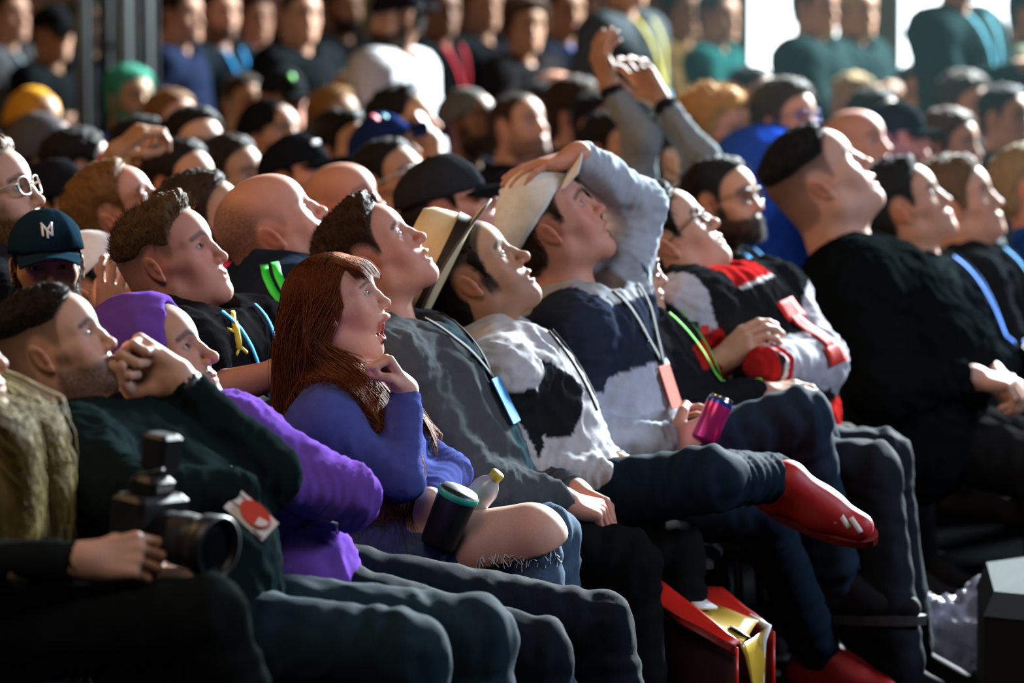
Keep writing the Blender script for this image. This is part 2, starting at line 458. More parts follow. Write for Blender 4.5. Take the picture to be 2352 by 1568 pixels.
def hair_strands(V, N, h, info, rng, count, thick):
    g = h.get; st = g('style', 'short'); hm = info['hm']
    w = (hm > .002).astype(float)
    if any(k in h for k in ('cap', 'beanie', 'hood', 'fedora')): w *= V[:, 2] < .03
    if g('fade', 0): w *= sstep(.058, .072, V[:, 2] + .25 * np.abs(V[:, 1]) - (.022 if st == 'fade' else 0))
    elif st == 'quiff': w *= .25 + sstep(.04, .07, V[:, 2])
    if not w.sum(): return None
    I = rng.choice(len(V), count, p=w / w.sum())
    P0 = V[I] + N[I] * .001; n = N[I]; z = P0[:, 2]
    top = sstep(.045, .10, z); fr = sstep(-.02, .08, P0[:, 0])
    L = {'buzz': .006, 'short': .020, 'crop': .026, 'quiff': .026, 'fringe': .034, 'mop': .05, 'curly': .06, 'slick': .03, 'fade': .022}.get(st, .024) * g('vol', 1.)
    L = L * rng.uniform(.6, 1.15, count) * (.55 + .5 * top + (.55 * top * fr if st == 'quiff' else 0))
    comb = {'quiff': (.3, 0, 1.3), 'slick': (-1.1, 0, -.1), 'fringe': (1.0, 0, -.5), 'mop': (.2, 0, -.8), 'short': (.35, 0, -.15), 'crop': (.5, 0, .35), 'fade': (.5, 0, .3), 'buzz': (.1, 0, 0), 'curly': (0, 0, 0)}.get(st, (.2, 0, -.3))
    d = n * {'quiff': .55, 'curly': 1., 'mop': .7, 'buzz': 1., 'crop': .8}.get(st, .55) + np.array(comb) * (.75 if st != 'quiff' else top[:, None]) - (0, 0, .0)
    sd = np.array([0, 0, -1.]) * (1 - top)[:, None] * {'quiff': .5, 'short': .7, 'fringe': .9}.get(st, .5)
    d = d + sd + rng.normal(size=(count, 3)) * {'curly': .6, 'mop': .3}.get(st, .13)
    d = d - n * np.minimum((d * n).sum(1) - .18, 0)[:, None]
    d /= np.linalg.norm(d, axis=1, keepdims=True)
    K = 4; t = np.linspace(0, 1, K)[None, :, None]
    bend = rng.normal(size=(count, 3)) * .15 - (0, 0, .35)
    shell = {'curly': .030, 'mop': .018}.get(st, .006) * g('vol', 1.)
    PP = (P0 + n * shell)[:, None] + L[:, None, None] * (t * d[:, None] + t * t * .5 * bend[:, None])
    r = thick * (1.0 - .75 * np.linspace(0, 1, K))[None] * np.ones((count, 1))
    return strand_mesh(PP, r)

def eye_mesh():
    mb = MB(); n = 20; pr = []
    for i in range(15):
        a = math.pi * i / 14; pr.append((math.sin(a), -math.cos(a)))
    V = []; 
    for r, zz in pr:
        for j in range(n):
            b = 2 * math.pi * j / n; V.append((-zz, r * math.cos(b), r * math.sin(b)))
    F = [(i * n + j, (i + 1) * n + j, (i + 1) * n + (j + 1) % n, i * n + (j + 1) % n) for i in range(14) for j in range(n)]
    V = np.array(V); ang = np.degrees(np.arccos(np.clip(V[:, 0], -1, 1)))
    C = np.tile((.40, .36, .34), (len(V), 1)); C[ang < 30] = (.10, .07, .045); C[ang < 14] = (.004, .004, .004)
    return V, F, C
# ------------------------------------------------------------------ materials
def new_mat(name):
    m = bpy.data.materials.new(name); m.use_nodes = True; nt = m.node_tree; return m, nt, nt.nodes['Principled BSDF']
def setp(b, **k):
    for n, v in k.items():
        n = n.replace('_', ' ')
        if n in b.inputs: b.inputs[n].default_value = v
def noise_node(nt, scale, detail=3, stretch=None):
    tc = nt.nodes.new('ShaderNodeTexCoord'); nz = nt.nodes.new('ShaderNodeTexNoise'); nz.inputs['Scale'].default_value = scale; nz.inputs['Detail'].default_value = detail
    if stretch:
        mp = nt.nodes.new('ShaderNodeMapping'); mp.inputs['Scale'].default_value = stretch
        nt.links.new(tc.outputs['Object'], mp.inputs[0]); nt.links.new(mp.outputs[0], nz.inputs['Vector'])
    else: nt.links.new(tc.outputs['Object'], nz.inputs['Vector'])
    return nz
def bump(nt, b, nz, dist, strength=.5):
    bp = nt.nodes.new('ShaderNodeBump'); bp.inputs['Distance'].default_value = dist; bp.inputs['Strength'].default_value = strength
    nt.links.new(nz.outputs['Fac'], bp.inputs['Height']); nt.links.new(bp.outputs[0], b.inputs['Normal'])
def varied(nt, b, src, nz, lo, hi):
    """base colour = source * noise in [lo, hi]"""
    mr = nt.nodes.new('ShaderNodeMapRange'); mr.inputs[3].default_value = lo; mr.inputs[4].default_value = hi; nt.links.new(nz.outputs['Fac'], mr.inputs[0])
    mx = nt.nodes.new('ShaderNodeMix'); mx.data_type = 'RGBA'; mx.blend_type = 'MULTIPLY'; mx.inputs[0].default_value = 1
    nt.links.new(mr.outputs[0], mx.inputs[7])
    if isinstance(src, tuple): mx.inputs[6].default_value = (*src[:3], 1)
    else: nt.links.new(src, mx.inputs[6])
    nt.links.new(mx.outputs[2], b.inputs['Base Color'])
def attr(nt):
    a = nt.nodes.new('ShaderNodeAttribute'); a.attribute_name = 'Col'; return a.outputs['Color']

m, nt, b = new_mat('skin'); SKIN = m
varied(nt, b, attr(nt), noise_node(nt, 220), .88, 1.1); setp(b, Roughness=.55, Specular_IOR_Level=.26, Subsurface_Weight=.10, Subsurface_Scale=.006); bump(nt, b, noise_node(nt, 900, 2), .0004, .35)
m, nt, b = new_mat('eye_surface'); EYE = m
nt.links.new(attr(nt), b.inputs['Base Color']); setp(b, Roughness=.2, Specular_IOR_Level=.12)
m, nt, b = new_mat('cloth'); CLOTH = m
varied(nt, b, attr(nt), noise_node(nt, 60), .8, 1.15); setp(b, Roughness=.9, Specular_IOR_Level=.0); bump(nt, b, noise_node(nt, 420, 3), .0015, .5)
m, nt, b = new_mat('denim'); DENIM = m
varied(nt, b, attr(nt), noise_node(nt, 130, 4, (1, 1, .35)), .62, 1.35); setp(b, Roughness=.85, Specular_IOR_Level=.03); bump(nt, b, noise_node(nt, 700, 2), .001, .6)

_mc = {}
def flat(name, col, rough=.6, metal=0., var=.12, scale=60, bmp=0., **k):
    key = name
    if key in _mc: return _mc[key]
    m, nt, b = new_mat(name); varied(nt, b, tuple(col), noise_node(nt, scale), 1 - var, 1 + var); setp(b, Roughness=rough, Metallic=metal, **k)
    if bmp: bump(nt, b, noise_node(nt, scale * 6), bmp, .5)
    _mc[key] = m; return m
def hairmat(col):
    key = 'hair_%d_%d_%d' % tuple(int(c * 1000) for c in col)
    if key in _mc: return _mc[key]
    m, nt, b = new_mat('hair_' + str(len(_mc))); varied(nt, b, tuple(col), noise_node(nt, 160, 4, (1, 1, .25)), .55, 1.5)
    setp(b, Roughness=.62, Specular_IOR_Level=.08, Sheen_Weight=.02); bump(nt, b, noise_node(nt, 500, 3, (1, 1, .3)), .003, .7); _mc[key] = m; return m
def clothmat(col, rough=.88):
    key = 'fabric_%d_%d_%d' % tuple(int(c * 1000) for c in col)
    if key in _mc: return _mc[key]
    m, nt, b = new_mat('fabric_' + str(len(_mc))); varied(nt, b, tuple(col), noise_node(nt, 60), .8, 1.15)
    setp(b, Roughness=rough, Specular_IOR_Level=.0); bump(nt, b, noise_node(nt, 420, 3), .0015, .5); _mc[key] = m; return m

# ------------------------------------------------------------------ body pieces
def frame(up, left):
    up = unit(up); left = unit(np.asarray(left) - up * (np.asarray(left) @ up)); return np.stack([np.cross(left, up), left, up], 1)   # columns fwd, left, up

def torso_prims(J, e, bulk=1., belly=0., fem=0.):
    P, C, SR, SL = J['P'], J['C'], J['SR'], J['SL']
    L = unit(SL - SR); M = frame(C - P, L); F, Lf, U = M.T; H = np.linalg.norm(C - P)
    l = lambda t: P + (C - P) * t
    p = [RC(P + Lf * .075 * bulk, P - Lf * .075 * bulk, .115 * bulk + e, .115 * bulk + e, .06),
         EL(l(.32) + F * (.015 + .05 * belly), (.115 * bulk + .055 * belly + e, (.150 + .03 * belly) * bulk + e, .20), .06, 'u', M),
         EL(l(.68) + F * (.012 + .01 * fem), (.118 * bulk + .02 * belly + e, .172 * bulk + e, .20), .06, 'u', M),
         RC(SR * .92 + SL * .08 + U * -.02, SL * .92 + SR * .08 + U * -.02, .070 * bulk + e, .070 * bulk + e, .05),
         RC(C + U * -.028 + Lf * .03, SL + U * -.004, .044 * bulk + e, .060 * bulk + e, .05), RC(C + U * -.028 - Lf * .03, SR + U * -.004, .044 * bulk + e, .060 * bulk + e, .05)]
    return p, M

def folds(V, N, amp, seed, freq=14.):
    w = np.stack([perlin(V * 5 + seed), perlin(V * 5 + seed + 31), perlin(V * 5 + seed + 57)], 1)
    n = perlin((V + w * .06) * freq + seed); r = 1 - np.abs(n) * 2.2
    n2 = perlin((V + w * .03) * freq * 2.3 + seed + 9)
    return V + N * (amp * (np.clip(r, -.6, 1) * .8 + .45 * n2))[:, None]

def bones_of(J):
    return [(J['P'], J['C']), (J['SR'], J['RE']), (J['RE'], J['RW']), (J['SL'], J['LE']), (J['LE'], J['LW'])]
def bone_map(V, bones, rad):
    best = np.full(len(V), 9.); bi = np.zeros(len(V), int); tt = np.zeros(len(V))
    for i, (a, b) in enumerate(bones):
        ba = b - a; t = ((V - a) @ ba) / (ba @ ba + 1e-9); tc = np.clip(t, 0, 1)
        d = np.linalg.norm(V - a - tc[:, None] * ba, axis=1) / rad[i]
        m = d < best; best[m] = d[m]; bi[m] = i; tt[m] = t[m]
    return bi, tt

def hand_prims(Wp, X, Z, side, pose='relax', s=1.):
    """palm and five fingers; X towards the fingertips, Z out of the back of the hand, side 'R'/'L'"""
    X = unit(X); Z = unit(np.asarray(Z, float) - X * (np.asarray(Z, float) @ X)); Y = np.cross(Z, X) * (1 if side == 'R' else -1)
    M = np.stack([X, Y, Z], 1) * s
    T = lambda x, y, z: Wp + M @ A3(x, y, z)
    pr = []
    by = (.031, .0105, -.0105, -.030); bx = (.084, .088, .084, .076); ln = ((.042, .026, .022), (.046, .029, .023), (.042, .027, .023), (.033, .021, .020))
    cu = {'relax': (28, 36, 22), 'fist': (78, 98, 62), 'open': (4, 10, 8), 'grip': (48, 58, 34), 'flat': (-2, 4, 2), 'cup': (34, 24, 14), 'point': (30, 60, 40), 'claw': (12, 40, 30), 'hold': (62, 62, 40)}[pose]
    sp = {'open': 6, 'flat': 3, 'claw': 6}.get(pose, 1)
    for i in range(4):
        pr.append(RC(T(.006, by[i] * .55, 0), T(bx[i], by[i], .002), .0155 * s, .0105 * s, .012))
        a = 0.; p = A3(bx[i], by[i], .002); off = {'fist': 0, 'open': (0, 3, 6, 10)[i]}.get(pose, (-6, 0, 3, 6)[i])
        rr = (.0092, .0094, .0090, .0078)[i]
        for j in range(3):
            a += R_(cu[j] + (off if j == 0 else off * .6)); dr = A3(math.cos(a), math.sin(R_((1.5 - i) * sp)) * math.cos(a), -math.sin(a))
            q = p + dr * ln[i][j]; r2 = rr * .93
            pr.append(RC(T(*p), T(*q), rr * s, r2 * s, .0035)); p = q; rr = r2
    th = {'fist': [(.020, .022, -.012), (.052, .040, -.026), (.074, .024, -.044), (.084, .002, -.048)], 'grip': [(.020, .022, -.012), (.050, .046, -.030), (.076, .044, -.048), (.096, .032, -.056)],
          'hold': [(.020, .022, -.012), (.046, .046, -.034), (.066, .044, -.058), (.078, .034, -.076)], 'open': [(.020, .022, -.008), (.046, .056, -.014), (.070, .074, -.016), (.092, .084, -.016)]}.get(pose, [(.020, .022, -.010), (.048, .048, -.018), (.075, .054, -.026), (.098, .050, -.032)])
    rr = (.0165, .0115, .0100, .0085)
    for j in range(3): pr.append(RC(T(*th[j]), T(*th[j + 1]), rr[j] * s, rr[j + 1] * s, .008 if j == 0 else .003))
    pr.append(EL(T(.045, -.022, -.008), A3(.036, .014, .013) * s, .012, 'u', M / s))
    return pr

def sdf_at(prims, P):
    P = np.asarray(P, float).reshape(-1, 3); X, Y, Z = [P[:, i].astype(F4) for i in range(3)]
    v = np.full(len(P), 9., F4)
    for p in prims:
        if p[6] != 'u' or p[0] == 'pl': continue
        d = prim_eval(p, X, Y, Z); k = p[5]; hh = np.maximum(k - np.abs(v - d), 0) / k; v = np.minimum(v, d) - hh * hh * k * .25
    return v
def press(prims, P, n, gap=.004):
    """slide points along -n until they lie on the surface of the primitives"""
    P = np.asarray(P, float).reshape(-1, 3) + np.asarray(n) * .25; n = np.broadcast_to(np.asarray(n, float), P.shape)
    for _ in range(40):
        d = sdf_at(prims, P) - gap; P = P - n * np.clip(d, -.02, .04)[:, None] * .8
    return P

def ribbon(prims, path, n, width, mat, name, parent, off, gap=.006, steps=14, thick=.0016):
    """flat band laid on the clothing along path (world points)"""
    path = np.asarray(path, float); seg = np.r_[0, np.cumsum(np.linalg.norm(np.diff(path, axis=0), axis=1))]
    u = np.linspace(0, seg[-1], steps); Q = np.stack([np.interp(u, seg, path[:, i]) for i in range(3)], 1)
    if prims is not None: Q = press(prims, Q, n, gap)
    T = np.gradient(Q, axis=0); T /= np.linalg.norm(T, axis=1, keepdims=True); S = np.cross(T, np.asarray(n)); S /= np.linalg.norm(S, axis=1, keepdims=True) + 1e-9
    N = np.cross(S, T)
    Pg = np.stack([Q - S * width / 2, Q, Q + S * width / 2], 1); mb = MB(); mb.slab(Pg - off, np.repeat(N[:, None], 3, 1), thick)
    return mb.build(name, mat, parent, True)

# ------------------------------------------------------------------ headwear and glasses, in the head's own frame
def dome_points(c, r, a0, a1, n, k, flat=1.):
    u = np.linspace(0, 1, k)[:, None]; ph = np.linspace(0, 2 * np.pi, n, endpoint=False)[None]
    th = a0 + (a1 - a0) * u
    return np.stack([c[0] + r[0] * np.sin(th) * np.cos(ph), c[1] + r[1] * np.sin(th) * np.sin(ph), c[2] + r[2] * np.cos(th) ** flat + 0 * ph], -1)

def ring_faces(k, n, o=0):
    return [(o + i * n + j, o + (i + 1) * n + j, o + (i + 1) * n + (j + 1) % n, o + i * n + (j + 1) % n) for i in range(k - 1) for j in range(n)]

def make_cap(T, col, parent, hs=1., back=False, tilt=0., brimcol=None, flatb=False, logo=None, bent=1.):
    """baseball cap: crown with panel seams (> brim, button, band)"""
    Rc = rotm('Y', tilt) @ (rotm('Z', 180) if back else np.eye(3)); c0 = A3(-.008, 0, .046)
    tr = lambda V: T((np.asarray(V).reshape(-1, 3) @ Rc.T + c0))
    n, k = 48, 14
    D = dome_points((0, 0, 0), (.112, .090, .092), .04, 1.62, n, k)
    ph = np.linspace(0, 2 * np.pi, n, endpoint=False)
    D[..., 2] += .010 * np.exp(-((D[..., 0] - .05) / .05) ** 2) * (D[..., 2] > .03)
    D *= (1 - .012 * np.exp(-((np.mod(ph, np.pi / 3) - np.pi / 6) / .05) ** 2)[None, :, None])
    D += (perlin(D.reshape(-1, 3) * 30).reshape(k, n) * .0025)[..., None]
    V = D.reshape(-1, 3); F = ring_faces(k, n) + [tuple(range(n))[::-1]]
    inner = V * (.955, .955, .96); F2 = ring_faces(k, n, len(V)); F2 = [f[::-1] for f in F2]
    rim = [((k - 1) * n + j, len(V) + (k - 1) * n + j, len(V) + (k - 1) * n + (j + 1) % n, (k - 1) * n + (j + 1) % n) for j in range(n)]
    cm = clothmat(col); cap = mk('cap', tr(np.concatenate([V, inner])), [tuple(f) for f in F] + F2 + rim, cm, parent)
    a = np.linspace(-1.05, 1.05, 17); r = np.linspace(0, 1, 6)
    A, Rr = np.meshgrid(a, r, indexing='ij'); ln = .068 * np.cos(A * .62) ** .6
    bx = .108 * np.cos(A * .80) + Rr * ln * (.75 + .25 * np.cos(A)); by = .089 * np.sin(A * .95) * (1 - .06 * Rr) + 0 * Rr
    bz = -.004 - bent * (by / .085) ** 2 * .030 * (.4 + .6 * Rr) - .012 * Rr * (0 if flatb else 1)
    G = np.stack([bx, by, bz], -1); mb = MB(); mb.slab(G, np.broadcast_to(A3(0, 0, 1), G.shape), .004)
    mb.build('brim', clothmat(brimcol or col), cap, True, tr)
    mb = MB(); mb.lathe([(.0001, .006), (.006, .004), (.008, 0), (.007, -.004)], 10, c=(0, 0, .094)); mb.build('button', cm, cap, True, tr)
    return cap, tr

def make_beanie(T, col, parent):
    D = dome_points((-.010, 0, .040), (.112, .092, .104), .03, 1.75, 40, 14); D += (perlin(D.reshape(-1, 3) * 45).reshape(D.shape[:2]) * .003)[..., None]
    D[-4:, :, :2] *= 1.05; n, k = 40, 14
    V = D.reshape(-1, 3) @ rotm('Y', -14).T; return mk('beanie', T(V), ring_faces(k, n) + [tuple(range(n))[::-1]], clothmat(col), parent)

def make_glasses(T, col, parent, r=.0235, lens=True, round_=False):
    mb = MB(); lenses = []
    for s in (1, -1):
        a = np.linspace(0, 2 * np.pi, 21); ex = 1 if round_ else .72
        sg = lambda v, p: np.sign(v) * np.abs(v) ** p
        pts = np.stack([.101 - .006 * np.abs(np.cos(a)) * (s * np.cos(a) > 0), s * .034 + r * sg(np.cos(a), ex), .012 + r * .82 * sg(np.sin(a), ex)], 1)
        mb.tube(pts, .0017, 6, False)
        lenses.append(pts)
        mb.tube([(.095, s * .058, .018), (.080, s * .070, .020), (.02, s * .083, .014), (-.012, s * .084, .010)], .0019, 6)
    mb.tube([(.101, .0115, .014), (.104, 0, .018), (.101, -.0115, .014)], .0017, 6)
    g = mb.build('glasses', flat('spectacle_frame_%d' % int(col[0] * 100), col, .3), parent, True, T)
    if lens:
        gm = bpy.data.materials.get('spectacle_lens')
        if gm is None:
            gm, nt, b = new_mat('spectacle_lens'); setp(b, Base_Color=(1, 1, 1, 1), Roughness=.02, Transmission_Weight=1., IOR=1.12, Alpha=.55)
        for pts in lenses:
            c = pts.mean(0); mk('lens', T(np.concatenate([pts[:-1], [c + (.002, 0, 0)]])), [(i, (i + 1) % 20, 20) for i in range(20)], gm, g, True)
    return g

def make_fedora(T, parent, col, band):
    n = 48; tilt = rotm('Y', -26); c0 = A3(-.026, 0, .048)
    tr = lambda V: T(np.asarray(V).reshape(-1, 3) @ tilt.T * (1, .86, 1) + c0)
    a = np.linspace(0, 2 * np.pi, n, endpoint=False)
    rows = []
    for r, z in [(.110, .0), (.109, .03), (.104, .06), (.098, .085), (.086, .104), (.060, .106), (.030, .098), (.001, .094)]:
        x = r * np.cos(a) * 1.04; y = r * np.sin(a); zz = z + 0 * a
        pin = np.exp(-((x - .06) / .045) ** 2) * sstep(.04, .10, zz) * .018; y = y - np.sign(y) * np.minimum(np.abs(y) * .35, pin)
        rows.append(np.stack([x, y, zz], 1))
    V = np.concatenate(rows); hm_ = flat('straw_felt_hat', col, .85, 0, .12, 90, .002)
    hat = mk('fedora', tr(V), [f[::-1] for f in ring_faces(8, n)], hm_, parent)
    rr = np.linspace(0, 1, 6); G = np.zeros((6, n + 1, 3)); aa = np.linspace(0, 2 * np.pi, n + 1)
    for i, q in enumerate(rr):
        rad = .106 + .050 * q
        G[i] = np.stack([rad * np.cos(aa) * 1.05, rad * np.sin(aa), .004 - .006 * q + q * q * (.020 * np.sin(aa) ** 2 - .010 * np.cos(aa))], 1)
    mb = MB(); mb.slab(G, np.broadcast_to(A3(0, 0, 1), G.shape), .004); mb.build('brim', hm_, hat, True, tr)
    mb = MB(); mb.tube([(.158 * np.cos(t) * 1.05, .158 * np.sin(t), -.002 + .020 * np.sin(t) ** 2 - .010 * np.cos(t)) for t in aa], .0028, 6, False); mb.build('brim_edge', flat('hat_edging', (.05, .045, .04), .8), hat, True, tr)
    b2 = np.concatenate([rows[0] * (1.02, 1.02, 1) + (0, 0, .003), (rows[0] * .35 + rows[1] * .65) * (1.022, 1.022, 1) + (0, 0, .014)])
    mk('hat_band', tr(b2), [f[::-1] for f in ring_faces(2, n)], flat('hat_band_black', band, .7), hat)
    return hat

def hood_up(T, col, parent, opening=.0):
    P = [EL((-.020, 0, .040), (.128, .104, .112), .02), RC((-.05, 0, -.04), (-.06, 0, -.15), .100, .12, .05), RC((.02, 0, -.10), (.0, 0, -.16), .085, .11, .05),
         EL((-.012, 0, .030), (.112, .090, .098), .01, 's'), EL((.10, 0, -.005), (.105, .082, .112), .015, 's'), RC((.0, 0, -.06), (-.01, 0, -.2), .072, .08, .02, 's')]
    V, Q = mesh_sdf(P, .006); N = vnormals(V, Q); V = folds(V, N, .004, 4, 12)
    return mk('hood', T(V), Q, CLOTH, parent, col=np.tile(col, (len(V), 1)))

# ------------------------------------------------------------------ people
def head_matrix(yaw, pitch, roll=0.):
    return rotm('Z', -yaw) @ rotm('Y', -pitch) @ rotm('X', roll)
EV, EF, EC = eye_mesh()
RNG = np.random.RandomState(11)

def add_head(h, T, Mh, neck_local, parent, res, strands, hs, extra_body=None):
    """skin of head and neck plus hair, eyes, headwear; T maps head coordinates to the parent's"""
    P, info = head_prims(h, neck_local); V, Q = mesh_sdf(P, res); C = head_colors(V, h, info); N = vnormals(V, Q)
    Vs, Qs, Cs = [T(V)], [Q], [C]
    o = len(V)
    for (v, q, c) in (extra_body or []):
        Vs.append(v); Qs.append(q + o); Cs.append(c); o += len(v)
    body = mk('body', np.concatenate(Vs), np.concatenate(Qs), SKIN, parent, col=np.concatenate(Cs))
    st = h.get('style', 'short')
    if st not in ('bald', 'none'):
        hv, hq = hair_shell(V, N, Q, h, info)
        if strands and st != 'long':
            r = hair_strands(V, N, h, info, RNG, strands, max(.0006, res * .2)); hq = np.concatenate([hq, r[1] + len(hv)]); hv = np.concatenate([hv, r[0]])
        if len(hq): mk('hair', T(hv), hq, hairmat(h.get('hair', (.03, .018, .010))), parent)
    if h.get('beard') == 'full' and strands:
        m = info['beardm'] > .35
        if m.sum() > 20:
            I = RNG.choice(np.where(m)[0], 1500); d = N[I] * .8 + (.1, 0, -.7) + RNG.normal(size=(1500, 3)) * .3; d /= np.linalg.norm(d, axis=1, keepdims=True)
            PP = V[I][:, None] + np.linspace(0, 1, 3)[None, :, None] * d[:, None] * .010
            v, q = strand_mesh(PP, np.tile([.0006, .0005, .0002], (1500, 1))); mk('beard', T(v), q, hairmat(h.get('beardc', h.get('hair', (.03, .018, .010)))), parent)
    if h.get('eyeballs', True):
        gz = h.get('gaze', (0, 8))
        for s in (1, -1):
            Rg = rotm('Z', gz[0]) @ rotm('Y', -gz[1]); mk('eye', T((EV * .0130) @ Rg.T + (.0722, s * .0325, .0125)), EF, EYE, parent, col=EC * (1, 1, 1))
    if h.get('open', 0) > 9 and h.get('teeth', 1):
        mb = MB(); a = np.linspace(-.9, .9, 9); u0 = info['up'][0]
        G = np.stack([np.stack([u0[0] - .012 - .018 * (1 - np.cos(a)), .017 * np.sin(a), np.full(9, u0[2] - dz)], 1) for dz in (.002, .0105)], 0)
        mb.slab(G, np.broadcast_to(A3(1, 0, 0), G.shape), .003); mb.build('teeth', flat('tooth_enamel', (.75, .70, .62), .25, 0, .05), parent, True, T)
    if 'cap' in h: make_cap(T, parent=parent, **h['cap'])
    if 'beanie' in h: make_beanie(T, h['beanie'], parent)
    if 'glasses' in h: make_glasses(T, h['glasses'], parent, round_=h.get('round', False))
    if 'fedora' in h: make_fedora(T, parent, *h['fedora'])
    if 'hood' in h: hood_up(T, h['hood'], parent)
    return V, N, info, body

def limb_color(V, tone): 
    return (np.array(TONES[tone]) * (1 + .10 * perlin(V * 25))[:, None] * (1 + .06 * perlin(V * 200))[:, None]).clip(0, 1)

def core_shell(J, tone, h=.02):
    p, M = torso_prims(J, -.03, .95)
    for a, b_, r1, r2 in (('SR', 'RE', .040, .032), ('RE', 'RW', .032, .022), ('SL', 'LE', .040, .032), ('LE', 'LW', .032, .022), ('HR', 'RK', .062, .042), ('RK', 'RA', .042, .03), ('HL', 'LK', .062, .042), ('LK', 'LA', .042, .03)):
        p.append(RC(J[a], J[b_], r1, r2, .02))
    V, Q = mesh_sdf(p, h); return V, Q, limb_color(V, tone)

def arm_shell(J, s, tone, hand, fsize, full, res):
    """bare hand with its wrist, or the whole arm for short sleeves"""
    S, E, Wr = J['S' + s], J[s + 'E'], J[s + 'W']; dirn = unit(Wr - E)
    X, Z = hand.get('x', dirn), hand.get('z', A3(0, 0, 1))
    pr = hand_prims(Wr, X, Z, s, hand.get('pose', 'relax'), fsize * hand.get('s', 1.))
    a0 = E if full else Wr - dirn * .11
    pr = [RC(a0, Wr, (.043 if full else .036) * fsize, .0265 * fsize, .02), RC(Wr, Wr + unit(X) * .02, .0265 * fsize, .024 * fsize, .02)] + pr
    if full: pr = [RC(S * .5 + E * .5, E, .050 * fsize, .043 * fsize, .02)] + pr
    V, Q = mesh_sdf(pr, res); return V, Q, limb_color(V, tone)

def top_mesh(J, kind, colf, bulk, belly, fem, res, seed, amp, rel=None, hood=False, neckdir=None, sleeve='long', nr=.07):
    e = {'tee': .008, 'hoodie': .018, 'jacket': .022, 'coat': .030, 'sweater': .008}[kind]
    p, M = torso_prims(J, e, bulk, belly, fem); F, L, U = M.T
    for s in 'RL':
        S, E, Wr = J['S' + s], J[s + 'E'], J[s + 'W']
        ru = (.050 - .008 * fem) * bulk + e; re_ = (.041 - .007 * fem) * bulk + e * .9; rw = .029 + e * .7
        if sleeve == 'long':
            d = unit(Wr - E); p += [RC(S, E, ru + .008, re_, .035), RC(E, Wr - d * .045, re_, rw, .03)]
            if kind in ('hoodie', 'jacket', 'sweater'): p += [RC(Wr - d * .055, Wr - d * .018, rw - .002, rw - .005, .006)]
        else: p += [RC(S, S + (E - S) * .60, ru + .012, re_ + .016, .035)]
    if hood: p += [EL(J['C'] - F * .080 - U * .010, (.055, .118, .052), .05, 'u', M), RC(J['C'] + L * .085 - F * .03 + U * .015, J['C'] + F * .075 - U * .06, .028, .020, .03), RC(J['C'] - L * .085 - F * .03 + U * .015, J['C'] + F * .075 - U * .06, .028, .020, .03)]
    elif kind in ('jacket', 'coat'): p += [RC(J['C'] + L * .065 - F * .02 + U * .035, J['C'] + F * .08 - U * .065, .024, .018, .02), RC(J['C'] - L * .065 - F * .02 + U * .035, J['C'] + F * .08 - U * .065, .024, .018, .02), RC(J['C'] - L * .06 - F * .035 + U * .04, J['C'] + L * .06 - F * .035 + U * .04, .026, .026, .02)]
    prims = list(p)
    nd = unit(neckdir if neckdir is not None else U)
    p += [RC(J['C'] - nd * .01, J['C'] + nd * .16, nr, nr + .012, .012, 's')]
    p += [EL(J['C'] + F * .055 + U * .035, (.075, .075, .085), .015, 's', M)]
    V, Q = mesh_sdf(p, res); N = vnormals(V, Q)
    bones = bones_of(J); bi, tt = bone_map(V, bones, [.16, .06, .05, .06, .05])
    V2 = folds(V, N, amp, seed)
    jt = np.zeros(len(V))
    for c, r in ((J['RE'], .11), (J['LE'], .11), (J['RW'], .09), (J['LW'], .09), (J['P'], .16), (J['SR'], .12), (J['SL'], .12)):
        jt = np.maximum(jt, np.exp(-(np.linalg.norm(V - c, axis=1) / r) ** 2))
    bl = np.array([np.linalg.norm(b_ - a) for a, b_ in bones])[bi]
    ring = np.sin(tt * bl * 2 * np.pi / .045 + 4.5 * perlin(V * 9 + seed))
    V2 = V2 + N * (jt * (1 - 1.6 * np.abs(ring) ** .7) * amp * .6)[:, None]
    ctx = dict(V=V, bone=bi, t=tt, u=(V - J['P']) @ L, w=(V - J['P']) @ F, v=((V - J['P']) @ U) / np.linalg.norm(J['C'] - J['P']), h=V[:, 2])
    C = colf(ctx) if callable(colf) else np.tile(colf, (len(V), 1))
    return V2, Q, C, prims, M

def leg_mesh(J, colf, bulk, res, seed, amp=.005, shorts=False):
    P = J['P']; L = unit(J['SL'] - J['SR']); p = [RC(P + L * .07 * bulk, P - L * .07 * bulk, .118 * bulk, .118 * bulk, .05)]
    for s in 'RL':
        Hh, K, A = J['H' + s], J[s + 'K'], J[s + 'A']
        p += [RC(Hh, K, .088 * bulk, .066 * bulk, .04), RC(K, A, .064 * bulk, .050, .03)]
    V, Q = mesh_sdf(p, res); N = vnormals(V, Q)
    jt = 0
    for c, r in ((J['RK'], .13), (J['LK'], .13), (J['HR'], .16), (J['HL'], .16), (J['RA'], .12), (J['LA'], .12)): jt = np.maximum(jt, np.exp(-(np.linalg.norm(V - c, axis=1) / r) ** 2))
    bi, tt = bone_map(V, [(J['HR'], J['RK']), (J['RK'], J['RA']), (J['HL'], J['LK']), (J['LK'], J['LA'])], [.08, .06, .08, .06])
    V2 = folds(V, N, amp * .8, seed) + N * (jt * np.sin(tt * 2 * np.pi * .42 / .06 + 4.5 * perlin(V * 8 + seed)) * amp * .8)[:, None]
    C = colf(V, bi, tt) if callable(colf) else np.tile(colf, (len(V), 1))
    return V2, Q, C

